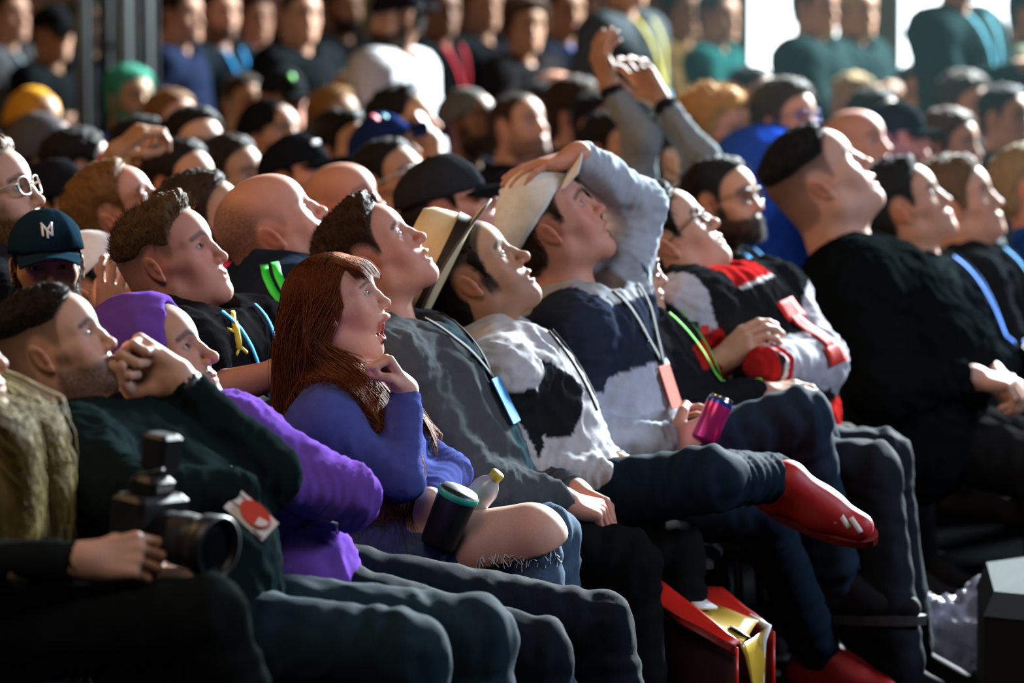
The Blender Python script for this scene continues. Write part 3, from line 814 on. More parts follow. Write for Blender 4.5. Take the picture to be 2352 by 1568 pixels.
def shoe_mesh(A, toe, up=(0, 0, 1), s=1.):
    X = unit(toe); Z = unit(np.asarray(up, float) - X * (np.asarray(up, float) @ X)); M = np.stack([X, np.cross(Z, X), Z], 1)
    T = lambda x, y, z: A + M @ (A3(x, y, z) * s)
    p = [RC(T(-.045, 0, -.050), T(.06, .004, -.055), .036 * s, .040 * s, .02), RC(T(.06, .004, -.055), T(.155, 0, -.064), .042 * s, .030 * s, .03), RC(T(.0, 0, .005), T(.085, 0, -.040), .040 * s, .030 * s, .03), RC(T(-.03, 0, -.04), T(-.015, 0, .015), .036 * s, .038 * s, .02), PL(T(0, 0, -.085), -Z)]
    return mesh_sdf(p, .006 * s), M

def sole_mesh(A, M, s=1.):
    mb = MB(); a = np.linspace(0, 2 * np.pi, 25)[:-1]
    x = .055 + .142 * np.cos(a); y = (.040 + .008 * np.cos(a)) * np.sin(a)
    V = np.concatenate([np.stack([x, y, np.full(24, z)], 1) for z in (-.100, -.078)]) * s
    F = [(j, (j + 1) % 24, 24 + (j + 1) % 24, 24 + j) for j in range(24)] + [tuple(range(23, -1, -1)), tuple(range(24, 48))]
    return (V @ M.T + A), F
def hero(label, d, H, head, C, P, tyaw=10, yaw=8, pitch=20, roll=0, hs=1., R=None, L=None, top=None, legs=None, shoes=None, sw=.185, hips=True, skip_legs=False, res=.0032, strands=2600, group='audience in the front rows'):
    """one seated spectator placed from what the photograph shows; joints are (pixel x, pixel y, metres nearer(-) or farther(+) than the head)"""
    q = lambda j: P3(j[0], j[1], d + (j[2] if len(j) > 2 else 0))
    J = dict(H=P3(H[0], H[1], d), C=q(C), P=q(P)); J['C'] = J['C'] - unit(J['C'] - J['P']) * .012
    ps = R_(tyaw); Lv = A3(math.sin(ps), math.cos(ps), 0); Fv = A3(math.cos(ps), -math.sin(ps), 0); Uv = unit(J['C'] - J['P'])
    J['SR'] = J['C'] - Lv * sw - Uv * .055; J['SL'] = J['C'] + Lv * sw - Uv * .055
    J['HR'] = J['P'] - Lv * .085; J['HL'] = J['P'] + Lv * .085
    R = R or {}; L = L or {}; legs = legs or {}
    for s, a in (('R', R), ('L', L)):
        sg = -1 if s == 'R' else 1
        if 'S' in a: J['S' + s] = q(a['S'])
        J[s + 'E'] = q(a['E']) if 'E' in a else J['S' + s] - Uv * .26 + Fv * .06 + Lv * sg * .04
        J[s + 'W'] = q(a['W']) if 'W' in a else J[s + 'E'] + Fv * .22 - Lv * sg * .10
        J[s + 'K'] = q(legs[s + 'K']) if s + 'K' in legs else J['P'] + Fv * .46 + Lv * sg * .13 + A3(0, 0, -.02)
        if s + 'A' in legs: J[s + 'A'] = q(legs[s + 'A'])
        else: J[s + 'A'] = J[s + 'K'] + Fv * .08; J[s + 'A'][2] = .09
    off = A3(J['P'][0], J['P'][1], 0); root = empty('person', off); tag(root, label, 'person', group)
    g = head.get; tone = g('tone', 'fair')
    Mh = head_matrix(yaw, pitch, roll); T = lambda V: (np.asarray(V) * hs) @ Mh.T + J['H'] - off
    t = dict(kind='hoodie', col=(.03, .03, .03), bulk=1., belly=0., fem=0., amp=.006, hood=False, sleeve='long', name=None); t.update(top or {})
    ex = []; v, qd, c = core_shell(J, tone); ex.append((v - off, qd, c))
    for s, a in (('R', R), ('L', L)):
        if a.get('hand', 1) is None: continue
        hd = dict(a.get('hand') or {}); v, qd, c = arm_shell(J, s, tone, hd, a.get('s', 1.) * t.get('hsz', 1.), t['sleeve'] == 'short' or a.get('bare', False), .0032); ex.append((v - off, qd, c))
    nl = ((J['C'] - off + Uv * .0 - (J['H'] - off)) @ Mh) / hs
    V, N, info, body = add_head(head, T, Mh, nl, root, res, strands, hs, ex)
    tv, tq, tc, prims, M = top_mesh(J, t['kind'], t['col'], t['bulk'], t['belly'], t['fem'], t.get('res', .0075), abs(hash(label)) % 97 if False else len(label) * 1.37, t['amp'], hood=t['hood'], neckdir=J['H'] + Mh @ A3(-.03, 0, -.04) - J['C'], sleeve=t['sleeve'], nr=t.get('nr', .066))
    nm = t['name'] or {'tee': 't_shirt'}.get(t['kind'], t['kind'])
    mk(nm, tv - off, tq, CLOTH, root, col=tc)
    if not skip_legs:
        lv, lq, lc = leg_mesh(J, legs.get('col', (.012, .014, .02)), legs.get('bulk', 1.), .010, len(label), legs.get('amp', .006)); mk('trousers', lv - off, lq, DENIM if legs.get('denim', True) else CLOTH, root, col=lc)
        for s in 'RL':
            if shoes and s in shoes: continue
            (sv, sq), Ms = shoe_mesh(J[s + 'A'], A3(Fv[0], Fv[1], 0)); sh = mk('shoe', sv - off, sq, flat('dark_shoe', (.010, .010, .011), .8, Specular_IOR_Level=.08), root)
            ov, of = sole_mesh(J[s + 'A'], Ms); mk('sole', ov - off, of, flat('shoe_sole', (.02, .02, .02), .7), sh, False)
    return dict(J=J, off=off, root=root, T=T, prims=prims, M=M, F=Fv, L=Lv, U=Uv, body=body, N=N, V=V, info=info, Mh=Mh)

def lanyard(p, col, depth=.28, width=.016, badge=None, side=0., gap=.008, name='lanyard', bsize=(.075, .105)):
    """neck ribbon in a V on the chest with an optional card"""
    J, M, prims, off = p['J'], p['M'], p['prims'], p['off']; F, L, U = M.T
    mat = flat('lanyard_%d_%d_%d' % tuple(int(c * 100) for c in col), col, .85, Specular_IOR_Level=.1)
    bot = J['C'] - U * depth + F * .12 + L * side; o = None
    for s in (1, -1):
        path = [J['C'] + L * s * .075 + U * .005 + F * .0, J['C'] + L * s * .06 - U * .06 + F * .1, bot]
        r = ribbon(prims, path, F, width, mat, name if o is None else 'ribbon', p['root'] if o is None else o, off, gap)
        if o is None: o = r
    if badge:
        c = press(prims, [bot - U * bsize[1] * .5], F, .010)[0]; mb = MB(); mb.box((0, 0, 0), (.003, bsize[0], bsize[1]), bev=.001)
        mb.build('badge', flat('badge_%d_%d_%d' % tuple(int(q * 100) for q in badge), badge, .8, Specular_IOR_Level=.1), o, False, lambda V: V @ M.T + c - off)
    return o

# ---- colour layouts of the front-row tops
def two(c1, c2, f):
    return lambda x: mixc(np.tile(np.asarray(c1, float), (len(x['V']), 1)), c2, f(x).astype(float))
BLACK = (.008, .010, .011)

# 1 man in dark green hoodie biting his fist
GREENBLK = (.007, .0125, .0130)
m1 = hero('man in dark hoodie biting his thumb behind a raised fist, beside the camera operator', 7.6, (128, 813),
          dict(style='fade', fade=.6, vol=.7, hair=(.014, .009, .006), tone='pale', beard='stubble', beardc=(.05, .03, .02), fat=.25, ear=1.05, gaze=(0, 10), seed=3),
          (185, 1000), (420, 1440), tyaw=14, yaw=5, pitch=24, hs=.90, sw=.20,
          R=dict(S=(150, 1060, -.22), E=(290, 1150, -.36), W=(565, 1125, -.26), hand=None), L=dict(E=(596, 1088, .10), W=(404, 872, .04), s=1.18, hand=dict(pose='fist', x=(-.80, -.10, .42), z=(.2, .95, .15))),
          top=dict(kind='hoodie', col=GREENBLK, bulk=1.18, belly=.55, hood=False, amp=.006, nr=.068),
          legs=dict(RK=(925, 1505, -.12), LK=(1085, 1465, .20), RA=(985, 2080, -.1), LA=(1130, 2060, .2), col=(.012, .026, .037), bulk=1.12))
F_, L_, U_ = m1['M'].T
# card with the round red tag clipped at his waist
cc = P3(577, 1183, 7.28); cx = unit(P3(617, 1222, 7.28) - P3(535, 1146, 7.28)); cn = unit(A3(.25, -.85, .45)); cx = unit(cx - cn * (cx @ cn)); cy = np.cross(cn, cx)
Mc = np.stack([cx, cy, cn], 1); card = lambda V: V @ Mc.T + cc - m1['off']
mb = MB(); mb.box((0, 0, 0), (.086, .044, .002)); bd = mb.build('badge', flat('white_card', (.75, .74, .72), .35, 0, .04), m1['root'], False, card); bd['label'] = 'white event badge with a red round tag'
mb = MB(); a = np.linspace(0, 2 * np.pi, 29)[:-1]
V = np.concatenate([np.stack([.030 * np.cos(a) + .004, .019 * np.sin(a) + .004, np.full(28, z)], 1) for z in (.001, .007)])
mb.add(V, [tuple(range(27, -1, -1)), tuple(range(28, 56))] + [(j, (j + 1) % 28, 28 + (j + 1) % 28, 28 + j) for j in range(28)]); mb.build('tag_disc', flat('red_rubber', (.62, .045, .02), .45), bd, False, card)
a = np.linspace(-1.15, .25, 14); V = np.concatenate([np.stack([.027 * np.cos(a) + .004, .0165 * np.sin(a) + .004, np.full(14, .0078)], 1), [(.012, .004, .0078)]])
mb = MB(); mb.add(V, [(i, i + 1, 14) for i in range(13)]); mb.build('tag_marking', flat('white_rubber', (.8, .78, .74), .45), bd, False, card)
for k, (bx, by, bw) in enumerate(((-.032, .014, .018), (-.030, -.004, .020), (.030, -.018, .022), (.032, -.022, .014))):
    mb = MB(); mb.box((bx, by, .0014), (bw, .0024, .0006)); mb.build('print_line', flat('ink', (.02, .02, .025), .6), bd, False, card)
# faint chest print and watch
mb = MB()
for k in range(3):
    c = press(m1['prims'], [m1['J']['C'] - U_ * (.16 + .0 * k) + F_ * .1 - L_ * (.02 + .028 * k)], F_, .006)[0] - m1['off']; mb.box(c, (.003, .009, .004), m1['M'])
mb.build('chest_print', flat('gold_print', (.16, .10, .02), .6), m1['root'])
d_ = unit(m1['J']['LW'] - m1['J']['LE']); mb = MB()
mb.tube([m1['J']['LW'] - m1['off'] - d_ * .028, m1['J']['LW'] - m1['off'] - d_ * .004], [.040, .036], 16); mb.build('watch_strap', flat('black_rubber', (.006, .006, .007), .5), m1['root'], True)

# 2 man in purple hood
PURPLE = (.135, .060, .330)
p2 = hero('man with purple hood up and a thin moustache, arms folded', 8.15, (356, 846),
          dict(style='short', hair=(.010, .008, .007), tone='tan', tonemul=1.15, beard='goatee', nose=1.15, hood=PURPLE, gaze=(-4, 12), browc=(.010, .008, .007)),
          (385, 1000), (660, 1350), tyaw=12, yaw=10, pitch=24, hs=1.0,
          R=dict(S=(520, 1010, -.20), E=(795, 1140, -.16), W=(640, 1110, -.26), s=1., hand=dict(pose='relax', x=(-.9, -.1, .25), z=(.1, -.8, .5))), L=dict(E=(770, 1150, .12), W=(610, 1190, -.02), hand=None),
          top=dict(kind='hoodie', col=PURPLE, bulk=1.0, amp=.006, hood=True), legs=dict(RK=(1225, 1500, -.05), LK=(1375, 1440, .22), RA=(1290, 1990, -.05), LA=(1480, 1920, .2), col=(.007, .011, .016)))
mb = MB(); pz = press(p2['prims'], [P3(725, 1195, 7.9), P3(750, 1187, 7.9), P3(785, 1195, 7.9), P3(800, 1212, 7.9)], unit(A3(.3, -1, .25)), .004) - p2['off']
mb.tube(pz, .0035, 6); mb.build('pocket_zip', flat('zip_metal', (.5, .5, .5), .3, .8), p2['root'], True)

# 3 laughing woman with long auburn hair
BLUE = (.060, .075, .235)
AUB = (.150, .042, .010)
w3 = hero('laughing woman with long auburn hair and blue sweater, chin on her fist', 8.7, (778, 714),
          dict(style='long', fem=1., open=24, smile=1.0, hair=AUB, tone='pale', eyes=1.4, lip=(.42, .08, .07), browc=(.07, .025, .012), gaze=(0, 14)),
          (765, 885), (890, 1290), tyaw=14, yaw=8, pitch=23, hs=.88, sw=.165,
          R=dict(E=(925, 1105, -.18), W=(930, 895, -.12), s=.86, hand=dict(pose='fist', x=(-.50, -.15, .75), z=(.75, .35, .5))), L=dict(E=(1035, 1085, .06), W=(985, 1150, -.12), s=.88, hand=dict(pose='grip', x=(-.28, -.15, -.9), z=(.2, -.85, .3))),
          top=dict(kind='sweater', col=BLUE, bulk=.88, fem=1., amp=.003, nr=.056),
          legs=dict(RK=(1215, 1235, -.1), LK=(1260, 1230, .18), RA=(1300, 1780, -.1), LA=(1310, 1760, .16), col=lambda V, b, t: np.tile((.050, .085, .135), (len(V), 1)), bulk=.86))
# torn denim: the bare knee shows through with frayed edge threads
kn = w3['J']['RK']; hp = w3['J']['HR']; v, q_ = mesh_sdf([RC(kn + (hp - kn) * .36, kn + A3(.0, 0, .0), .0750, .0690, .02), SP(kn + A3(.010, 0, -.008), .0690, .02), PL(kn + A3(0, 0, -.012), (.25, .35, -1))], .005)
kneev = v
mk('bare_knee', v - w3['off'], q_, SKIN, w3['root'], col=limb_color(v, 'pale'))
S = 70; rr = np.random.RandomState(5); P0 = kn + A3(.012, 0, -.062) + np.stack([rr.uniform(-.11, .05, S), rr.uniform(-.055, -.02, S), rr.uniform(-.004, .012, S)], 1)
P0 = press([RC(kn + (hp - kn) * .36, kn, .072, .066, .02)], P0 + A3(0, 0, .035), A3(0, -1, -.1), .001)
PP = P0[:, None] + np.linspace(0, 1, 4)[None, :, None] * (rr.normal(size=(S, 3)) * (.010, .002, .006) + (0, -.003, -.016))[:, None]
v, q_ = strand_mesh(PP, np.full((S, 4), .0011)); mk('frayed_threads', v - w3['off'], q_, flat('white_thread', (.62, .62, .60), .8), w3['root'])['kind'] = 'stuff'
# her long hair
def long_hair(p, hs, n, length, seed, col, fringe=True, spread=1., front=.35, rad=.0016, fr_=(.02, .115)):
    rg = np.random.RandomState(seed); V, hm, Nn = p['V'], p['info']['hm'], p['N']
    I = rg.choice(np.where(hm > .004)[0], n); root = V[I]; nn = Nn[I]
    K = 11; out = np.zeros((n, K, 3)); t = np.linspace(0, 1, K)
    world = lambda v: (v * hs) @ p['Mh'].T + p['J']['H']
    R0 = world(root + nn * .004); nw = nn @ p['Mh'].T
    cen = p['J']['H']; J = p['J']; L = p['L']; F = p['F']
    yl = root[:, 1]; xf = root[:, 0]
    ln = length * rg.uniform(.75, 1.08, n)
    fr = (xf > .035) & (np.abs(yl) < .045) & fringe
    side = np.where(yl > 0, 1., -1.)
    isf = (rg.rand(n) < front) & (xf > -.03)             # locks that fall in front of the shoulder
    tgt_f = np.where(isf, rg.uniform(*fr_, n), rg.uniform(-.11, -.02, n)) * spread
    tgt_l = side * (rg.uniform(.055, .115, n) * np.where(isf, 1., rg.uniform(.3, 1.1, n))) * spread
    for k in range(K):
        tk = t[k]; w = sstep(0, .42, tk) * np.ones(n)
        h0 = R0 + nw * (.022 * np.sin(min(tk * 2.6, 1.57)) + .006 * rg.rand(n))[:, None]
        tf = np.where(isf, -.035 + (tgt_f + .035) * sstep(.38, .75, tk), tgt_f)
        base = np.stack([cen + F * a + L * b for a, b in zip(tf, tgt_l)])
        drop = R0[:, 2] - ln * (tk ** 1.15)
        pos = h0 * (1 - w)[:, None] + base * w[:, None]; pos[:, 2] = drop + .02 * np.sin(min(tk * 3.2, 1.57))
        wav = .010 * np.sin(tk * 9 + rg.rand() * 0 + yl * 90 + xf * 40) * tk
        pos = pos + F * wav[:, None] + L * (wav * .6)[:, None]
        out[:, k] = pos
    # fringe: short locks over the forehead
    for i in np.where(fr)[0]:
        d = unit(p['Mh'] @ A3(.55, yl[i] * 4, -.9)); out[i] = R0[i] + nw[i] * .010 * np.sin(t * 3)[:, None] * 1. + d * (t * .062)[:, None]
    # keep clear of head and body
    hp_ = [EL((-.010, 0, .046), (.106, .084, .090)), EL((.03, 0, -.02), (.062, .064, .07), .02)]
    loc = ((out.reshape(-1, 3) - cen) @ p['Mh']) / hs; dd = sdf_at(hp_, loc)
    g_ = loc - A3(0, 0, .02); g_ /= np.linalg.norm(g_, axis=1, keepdims=True); loc = loc + g_ * np.clip(.003 - dd, 0, .06)[:, None]
    flatp = (loc * hs) @ p['Mh'].T + cen
    for _ in range(5):
        dd = sdf_at(p['prims'], flatp); b_ = dd < .012
        if not b_.any(): break
        f_ = flatp[b_]; g_ = np.stack([sdf_at(p['prims'], f_ + e_) - dd[b_] for e_ in np.eye(3) * .004], 1); g_ /= np.linalg.norm(g_, axis=1, keepdims=True) + 1e-6
        flatp[b_] = f_ + g_ * np.clip(.013 - dd[b_], 0, .05)[:, None]
    out = flatp.reshape(n, K, 3)
    r = rad * np.interp(t, [0, .1, .8, 1], [.7, 1, .8, .25])[None] * rg.uniform(.7, 1.3, (n, 1))
    v, q2 = strand_mesh(out, r, 3); return mk('long_hair', v - p['off'], q2, hairmat(col), p['root'])
long_hair(w3, .88, 9000, .56, 2, AUB, rad=.0007, front=.5, fr_=(.02, .15))

# 4 young man in grey zip jacket
GREY = (.060, .066, .072)
g4 = hero('young man with brown swept-back hair and grey zip jacket, hands clasped', 9.15, (862, 597),
          dict(style='quiff', vol=.75, hair=(.035, .017, .008), tone='rosy', open=5, gaze=(0, 12), nose=1.05, seed=5),
          (892, 764), (1120, 1235), tyaw=12, yaw=3, pitch=39, hs=.97,
          R=dict(E=(1085, 1120, -.18), W=(1290, 1150, -.08), hand=dict(pose='grip', x=(.9, .1, -.25), z=(.3, -.3, .85))), L=dict(E=(1150, 1120, .16), W=(1320, 1130, .04), hand=dict(pose='grip', x=(.8, -.4, -.35), z=(.3, .4, .8))),
          top=dict(kind='jacket', col=two(GREY, (.025, .045, .055), lambda x: (np.abs(x['u'] + .0) < .035) & (x['w'] > .03) & (x['bone'] == 0)), bulk=1.0, amp=.008, hood=True),
          legs=dict(RK=(1440, 1290, -.08), LK=(1545, 1270, .2), RA=(1490, 1720, -.05), LA=(1590, 1700, .2), col=(.005, .006, .007)))
lanyard(g4, (.012, .014, .016), .17, .018, (.04, .22, .50), .0)

# 5 man in straw fedora
def diamond(x):
    sp = np.where(x['bone'] == 1, 1., np.where(x['bone'] == 3, 1., 0)); t = x['t']
    c = np.abs(t - .62) / .42
    a = ((np.abs(x['v'] - .58) / .25 + np.abs(np.abs(x['u']) - .150) / .10) < 1) & (x['w'] > -.06) & (x['bone'] == 0)
    return a | ((x['bone'] % 2 == 1) & (c < 1) & (x['w'] > .015))
f5 = hero('man in cream straw fedora with pursed lips and long sideburns', 9.45, (1090, 644),
          dict(style='short', vol=.8, hair=(.010, .008, .007), tone='tan', tonemul=1.0, beard='sideburn', low=.016, open=4, nose=1.15, fedora=((.62, .52, .30), (.012, .012, .014)), gaze=(0, 6), ear=1.05, browc=(.010, .008, .007)),
          (1122, 786), (1290, 1150), tyaw=4, yaw=0, pitch=38, hs=1.06,
          R=dict(E=(1180, 1085, -.20), W=(1395, 1092, -.16), hand=dict(pose='relax', x=(.9, -.1, .05), z=(.0, -.3, .9))), L=dict(E=(1260, 1060, .16), W=(1420, 1070, .02), hand=dict(pose='relax', x=(.9, -.3, -.1), z=(.1, .1, .9))),
          top=dict(kind='hoodie', name='colour_block_hoodie', col=two((.42, .42, .43), (.012, .014, .016), diamond), bulk=.98, amp=.009, hood=True),
          legs=dict(RK=(1630, 1100, -.20), LK=(1745, 1180, .22), RA=(1775, 1098, .0), LA=(1885, 1500, .55), col=(.008, .018, .030), bulk=1.0), shoes='RL')
off = f5['off']
RED = flat('red_suede', (.42, .012, .012), .5, 0, .15, 80, .001)
for (s, toe, up) in (('R', P3(2010, 1190, 9.38) - P3(1790, 1115, 9.45), (.1, -.75, .65)), ('L', A3(.9, -.4, -.02), (0, 0, 1))):
    A = f5['J'][s + 'A'] + (unit(toe) * .045 if s == 'R' else 0); sc_ = 1.03
    (sv, sq), Ms = shoe_mesh(A, toe, up, sc_); sh = mk('sneaker', sv - off, sq, RED, f5['root'])
    ov, of = sole_mesh(A, Ms, sc_); mk('sole', ov - off, of, flat('dark_red_sole', (.20, .010, .010), .6), sh, False)
    if s == 'R':
        pr_ = [RC(A + Ms @ (A3(-.045, 0, -.050) * sc_), A + Ms @ (A3(.06, .004, -.055) * sc_), .036 * sc_, .040 * sc_, .02), RC(A + Ms @ (A3(.06, .004, -.055) * sc_), A + Ms @ (A3(.155, 0, -.064) * sc_), .042 * sc_, .030 * sc_, .03)]
        for k in range(3): ribbon(pr_, [P3(1915 + 27 * k, 1163 + 11 * k, 9.3), P3(1938 + 27 * k, 1198 + 11 * k, 9.3)], unit(A3(.05, -1, .15)), .011, flat('white_stripe', (.75, .72, .72), .5), 'stripe', sh, off, .003, 6)
        mb = MB(); an = f5['J']['RA'] - off; mb.tube([an - unit(toe) * .04, an + unit(toe) * .02, an + unit(toe) * .055], [.040, .041, .038], 16); mb.build('sock', flat('black_sock', (.006, .006, .007), .9), f5['root'], True)
    for k in range(4):
        mb = MB(); x_ = .035 + .022 * k; mb.tube([A + Ms @ (A3(x_, -.026, -.008 - .42 * (x_ - .035)) * sc_) - off, A + Ms @ (A3(x_ + .004, 0, .012 - .45 * (x_ - .035)) * sc_) - off, A + Ms @ (A3(x_, .026, -.008 - .42 * (x_ - .035)) * sc_) - off], .003, 5); mb.build('lace', flat('red_lace', (.6, .03, .03), .7), sh, True)
F_, L_, U_ = f5['M'].T
for s in (1, -1):        # drawstrings
    pts = press(f5['prims'], [f5['J']['C'] + L_ * s * .045 - U_ * (.02 + .04 * k) + F_ * .1 for k in range(6)], F_, .008) - off
    mb = MB(); mb.tube(pts, .0035, 6); mb.build('drawstring', flat('black_cord', (.008, .008, .009), .7), f5['root'], True)
d_ = unit(f5['J']['RW'] - f5['J']['RE'])
for k in (0, 1):
    mb = MB(); mb.tube([f5['J']['RW'] - off - d_ * (.012 + .022 * k), f5['J']['RW'] - off - d_ * (.026 + .022 * k)], [.034, .035], 16); mb.build('wristband', flat('black_rubber', (.006, .006, .007), .5), f5['root'], True)

# 6 man in white cap, one hand on his head, a can in the other
def c6(x):
    C = np.tile((.40, .44, .52), (len(x['V']), 1)); m = (x['bone'] == 0) & (x['v'] > .56); C[m] = (.020, .026, .042)
    m = (x['bone'] == 1) & (x['t'] < .55) | ((x['bone'] == 3) & (x['t'] < .12)); C[m] = (.022, .028, .044)
    C[(x['bone'] == 0) & (x['v'] < .30)] = (.30, .32, .36)
    m = (x['v'] > .93) & (x['bone'] == 0) & (np.abs(x['u']) < .13); C[m] = (.28, .30, .33)
    C[((x['bone'] == 4) | (x['bone'] == 3)) & (x['t'] > .12)] = (.36, .40, .45)
    return C
c6_ = hero('man in white cap with one hand on his head, holding a pink can', 9.85, (1272, 526),
          dict(style='short', vol=.6, hair=(.04, .022, .012), tone='rosy', open=7, gaze=(0, 10), cap=dict(col=(.72, .72, .68), tilt=-22, flatb=True, bent=.9), blush=.4),
          (1312, 690), (1440, 1090), tyaw=8, yaw=0, pitch=36, hs=1.04, sw=.195,
          R=dict(E=(1310, 1015, -.22), W=(1545, 1015, -.18), s=1.05, hand=dict(pose='hold', x=(.75, .35, .18), z=(.1, -.9, -.35))), L=dict(S=(1405, 690, .12), E=(1464, 474, .16), W=(1330, 356, -.02), hand=dict(pose='open', x=(-.95, -.16, -.24), z=(-.25, -.1, .95))),
          top=dict(kind='jacket', name='colour_block_jacket', col=c6, bulk=1.0, amp=.007, hood=True),
          legs=dict(RK=(1835, 960, -.08), LK=(1850, 1000, .2), RA=(1930, 1330, .1), LA=(1990, 1480, .45), col=(.014, .027, .045)))
lanyard(c6_, (.012, .014, .018), .19, .020, (.45, .06, .03), -.01, bsize=(.075, .10))

# 7 youngster in black and red jersey behind the can
k7 = hero('youngster in black and red jersey with a green lanyard, half hidden behind the can', 10.15, (1420, 640),
          dict(style='short', hair=(.012, .010, .010), tone='fair', glasses=(.02, .02, .02), wide=.95),
          (1440, 750), (1560, 1040), tyaw=10, yaw=8, pitch=10, hs=.95, sw=.165,
          R=dict(E=(1520, 960, -.14), W=(1745, 905, -.08), hand=dict(pose='relax', x=(.9, 0, .1), z=(0, -.3, .9))), L=dict(hand=None),
          top=dict(kind='jacket', col=lambda x: mixc(np.tile((.012, .012, .014), (len(x['V']), 1)), (.33, .015, .012), ((x['bone'] == 0) & (x['w'] > .05) & (np.abs(x['v'] - .62) < .10) & (np.abs(x['u']) < .07)).astype(float)) * 1., bulk=.9, amp=.006),
          legs=dict(col=(.012, .016, .022)))
lanyard(k7, (.18, .62, .10), .30, .014, None)

# 8 man in varsity jacket
def c8(x):
    C = np.tile((.011, .012, .013), (len(x['V']), 1)); sl = x['bone'] > 0
    C[sl] = (.38, .38, .42)
    for i in (2, 4):
        m = x['bone'] == i; t = x['t']
        C[m & (t > .76)] = (.35, .014, .014); C[m & (t > .83)] = (.5, .5, .5); C[m & (t > .88)] = (.02, .02, .02); C[m & (t > .93)] = (.35, .014, .014)
    m = (x['bone'] == 0) & (x['v'] > 1.03) & (np.abs(x['u']) < .09); C[m] = (.32, .014, .014)
    C[(x['bone'] == 0) & (x['v'] > 1.005) & (x['v'] < 1.03) & (np.abs(x['u']) < .09)] = (.5, .5, .5)
    C[(x['bone'] == 0) & (x['v'] < .06)] = (.35, .016, .014)
    return C
v8 = hero('heavy man with glasses in black varsity jacket with grey sleeves and a red emblem', 10.5, (1540, 558),
          dict(style='short', hair=(.010, .008, .007), tone='fair', fat=.7, glasses=(.015, .015, .016), open=3, gaze=(0, 12), vol=1.1),
          (1602, 696), (1730, 1010), tyaw=6, yaw=0, pitch=37, hs=1.06, sw=.205,
          R=dict(S=(1570, 712, -.2), E=(1555, 935, -.26), W=(1648, 835, -.30), s=1.08, hand=dict(pose='relax', x=(.75, -.1, .65), z=(-.4, -.6, .65))), L=dict(S=(1760, 690, .1), E=(1875, 835, -.05), W=(1745, 842, -.38), hand=None),
          top=dict(kind='jacket', name='varsity_jacket', col=c8, bulk=1.22, belly=.6, amp=.008),
          legs=dict(RK=(1965, 1075, -.1), LK=(1990, 1062, .2), RA=(1890, 1475, -.1), LA=(1920, 1440, .2), col=(.007, .006, .006), bulk=1.1))
F_, L_, U_ = v8['M'].T; off = v8['off']
# red letter-like chest emblem: two blocks and a stem
ec = v8['J']['C'] - U_ * .15 + L_ * .035 + F_ * .1
for (du, dl, a, b_) in ((.066, .0, .080, .052), (-.074, .0, .078, .048), (-.004, 0, .042, .110)):
    G = np.array([[ec + U_ * (du + b_ * (i / 5 - .5)) + L_ * (dl + a * (j / 5 - .5)) for j in range(6)] for i in range(6)])
    G = press(v8['prims'], G.reshape(-1, 3), F_, .010).reshape(6, 6, 3) - off; mb = MB(); mb.slab(G, np.broadcast_to(F_, G.shape), .004); mb.build('chest_emblem', flat('red_felt', (.62, .02, .012), .8), v8['root'], True)
for k in range(3):       # shoulder patches
    c = P3(1590 + 26 * k, 735 + 10 * k, 10.16) - off; G = np.array([[P3(1585 + 26 * k + 20 * i, 725 + 9 * k + 20 * j, 10.0) for j in (0, 1)] for i in (0, 1)])
    G = press(v8['prims'], G.reshape(-1, 3), A3(.1, -1, .1), .012).reshape(2, 2, 3) - off; mb = MB(); mb.slab(G, np.broadcast_to(A3(0, -1, 0), G.shape), .003); mb.build('sleeve_patch', flat('black_patch', (.012, .012, .014), .8) if k < 2 else flat('red_felt', (.62, .02, .012), .8), v8['root'])

# 9 large man in black coat
b9 = hero('large man in black coat with clipped dark hair looking up open-mouthed', 11.5, (1888, 424),
          dict(style='fade', fade=.5, hair=(.012, .010, .009), tone='pale', fat=.85, open=5, gaze=(0, 8), vol=.75, recede=.004, browc=(.03, .02, .015)),
          (1940, 590), (2090, 985), tyaw=6, yaw=-3, pitch=38, hs=1.2, sw=.235,
          R=dict(E=(2030, 890, -.32), W=(2235, 868, -.25), s=1.16, hand=dict(pose='grip', x=(.8, -.1, -.1), z=(.2, -.2, .9))), L=dict(E=(2140, 850, .2), W=(2270, 852, -.1), s=1.1, hand=dict(pose='grip', x=(.7, -.4, -.3), z=(.3, .1, .9))),
          top=dict(kind='coat', col=(.004, .006, .0065), bulk=1.42, belly=.8, amp=.008, nr=.084),
          legs=dict(RK=(2400, 1085, -.2), LK=(2460, 1060, .2), RA=(2440, 1500, -.1), LA=(2500, 1500, .2), col=(.012, .012, .012), denim=False, bulk=1.2))

# 10-12 the far end of the row
n10 = hero('dark-haired young man with blue lanyard just beyond the large man in black coat', 12.2, (2082, 484),
          dict(style='crop', vol=1.1, hair=(.012, .010, .009), tone='fair', gaze=(0, 10)), (2110, 610), (2230, 950), yaw=5, pitch=27, hs=1.07,
          R=dict(E=(2230, 860, -.12), W=(2340, 820)), top=dict(kind='jacket', col=(.010, .014, .016), amp=.006), legs=dict(col=(.012, .012, .012)), res=.004, strands=1500)
lanyard(n10, (.02, .16, .62), .28, .022, (.03, .12, .5))
n11 = hero('fair-haired young man in dark jacket near the end of the front row', 12.7, (2200, 478),
          dict(style='fringe', vol=.8, hair=(.10, .058, .028), tone='fair', gaze=(0, 10), browc=(.05, .03, .02)), (2225, 590), (2330, 900), yaw=8, pitch=20, hs=1.1,
          top=dict(kind='jacket', col=(.012, .014, .016), amp=.006), legs=dict(col=(.012, .012, .012)), res=.004, strands=1500)
lanyard(n11, (.02, .25, .55), .26, .022, (.5, .5, .52))
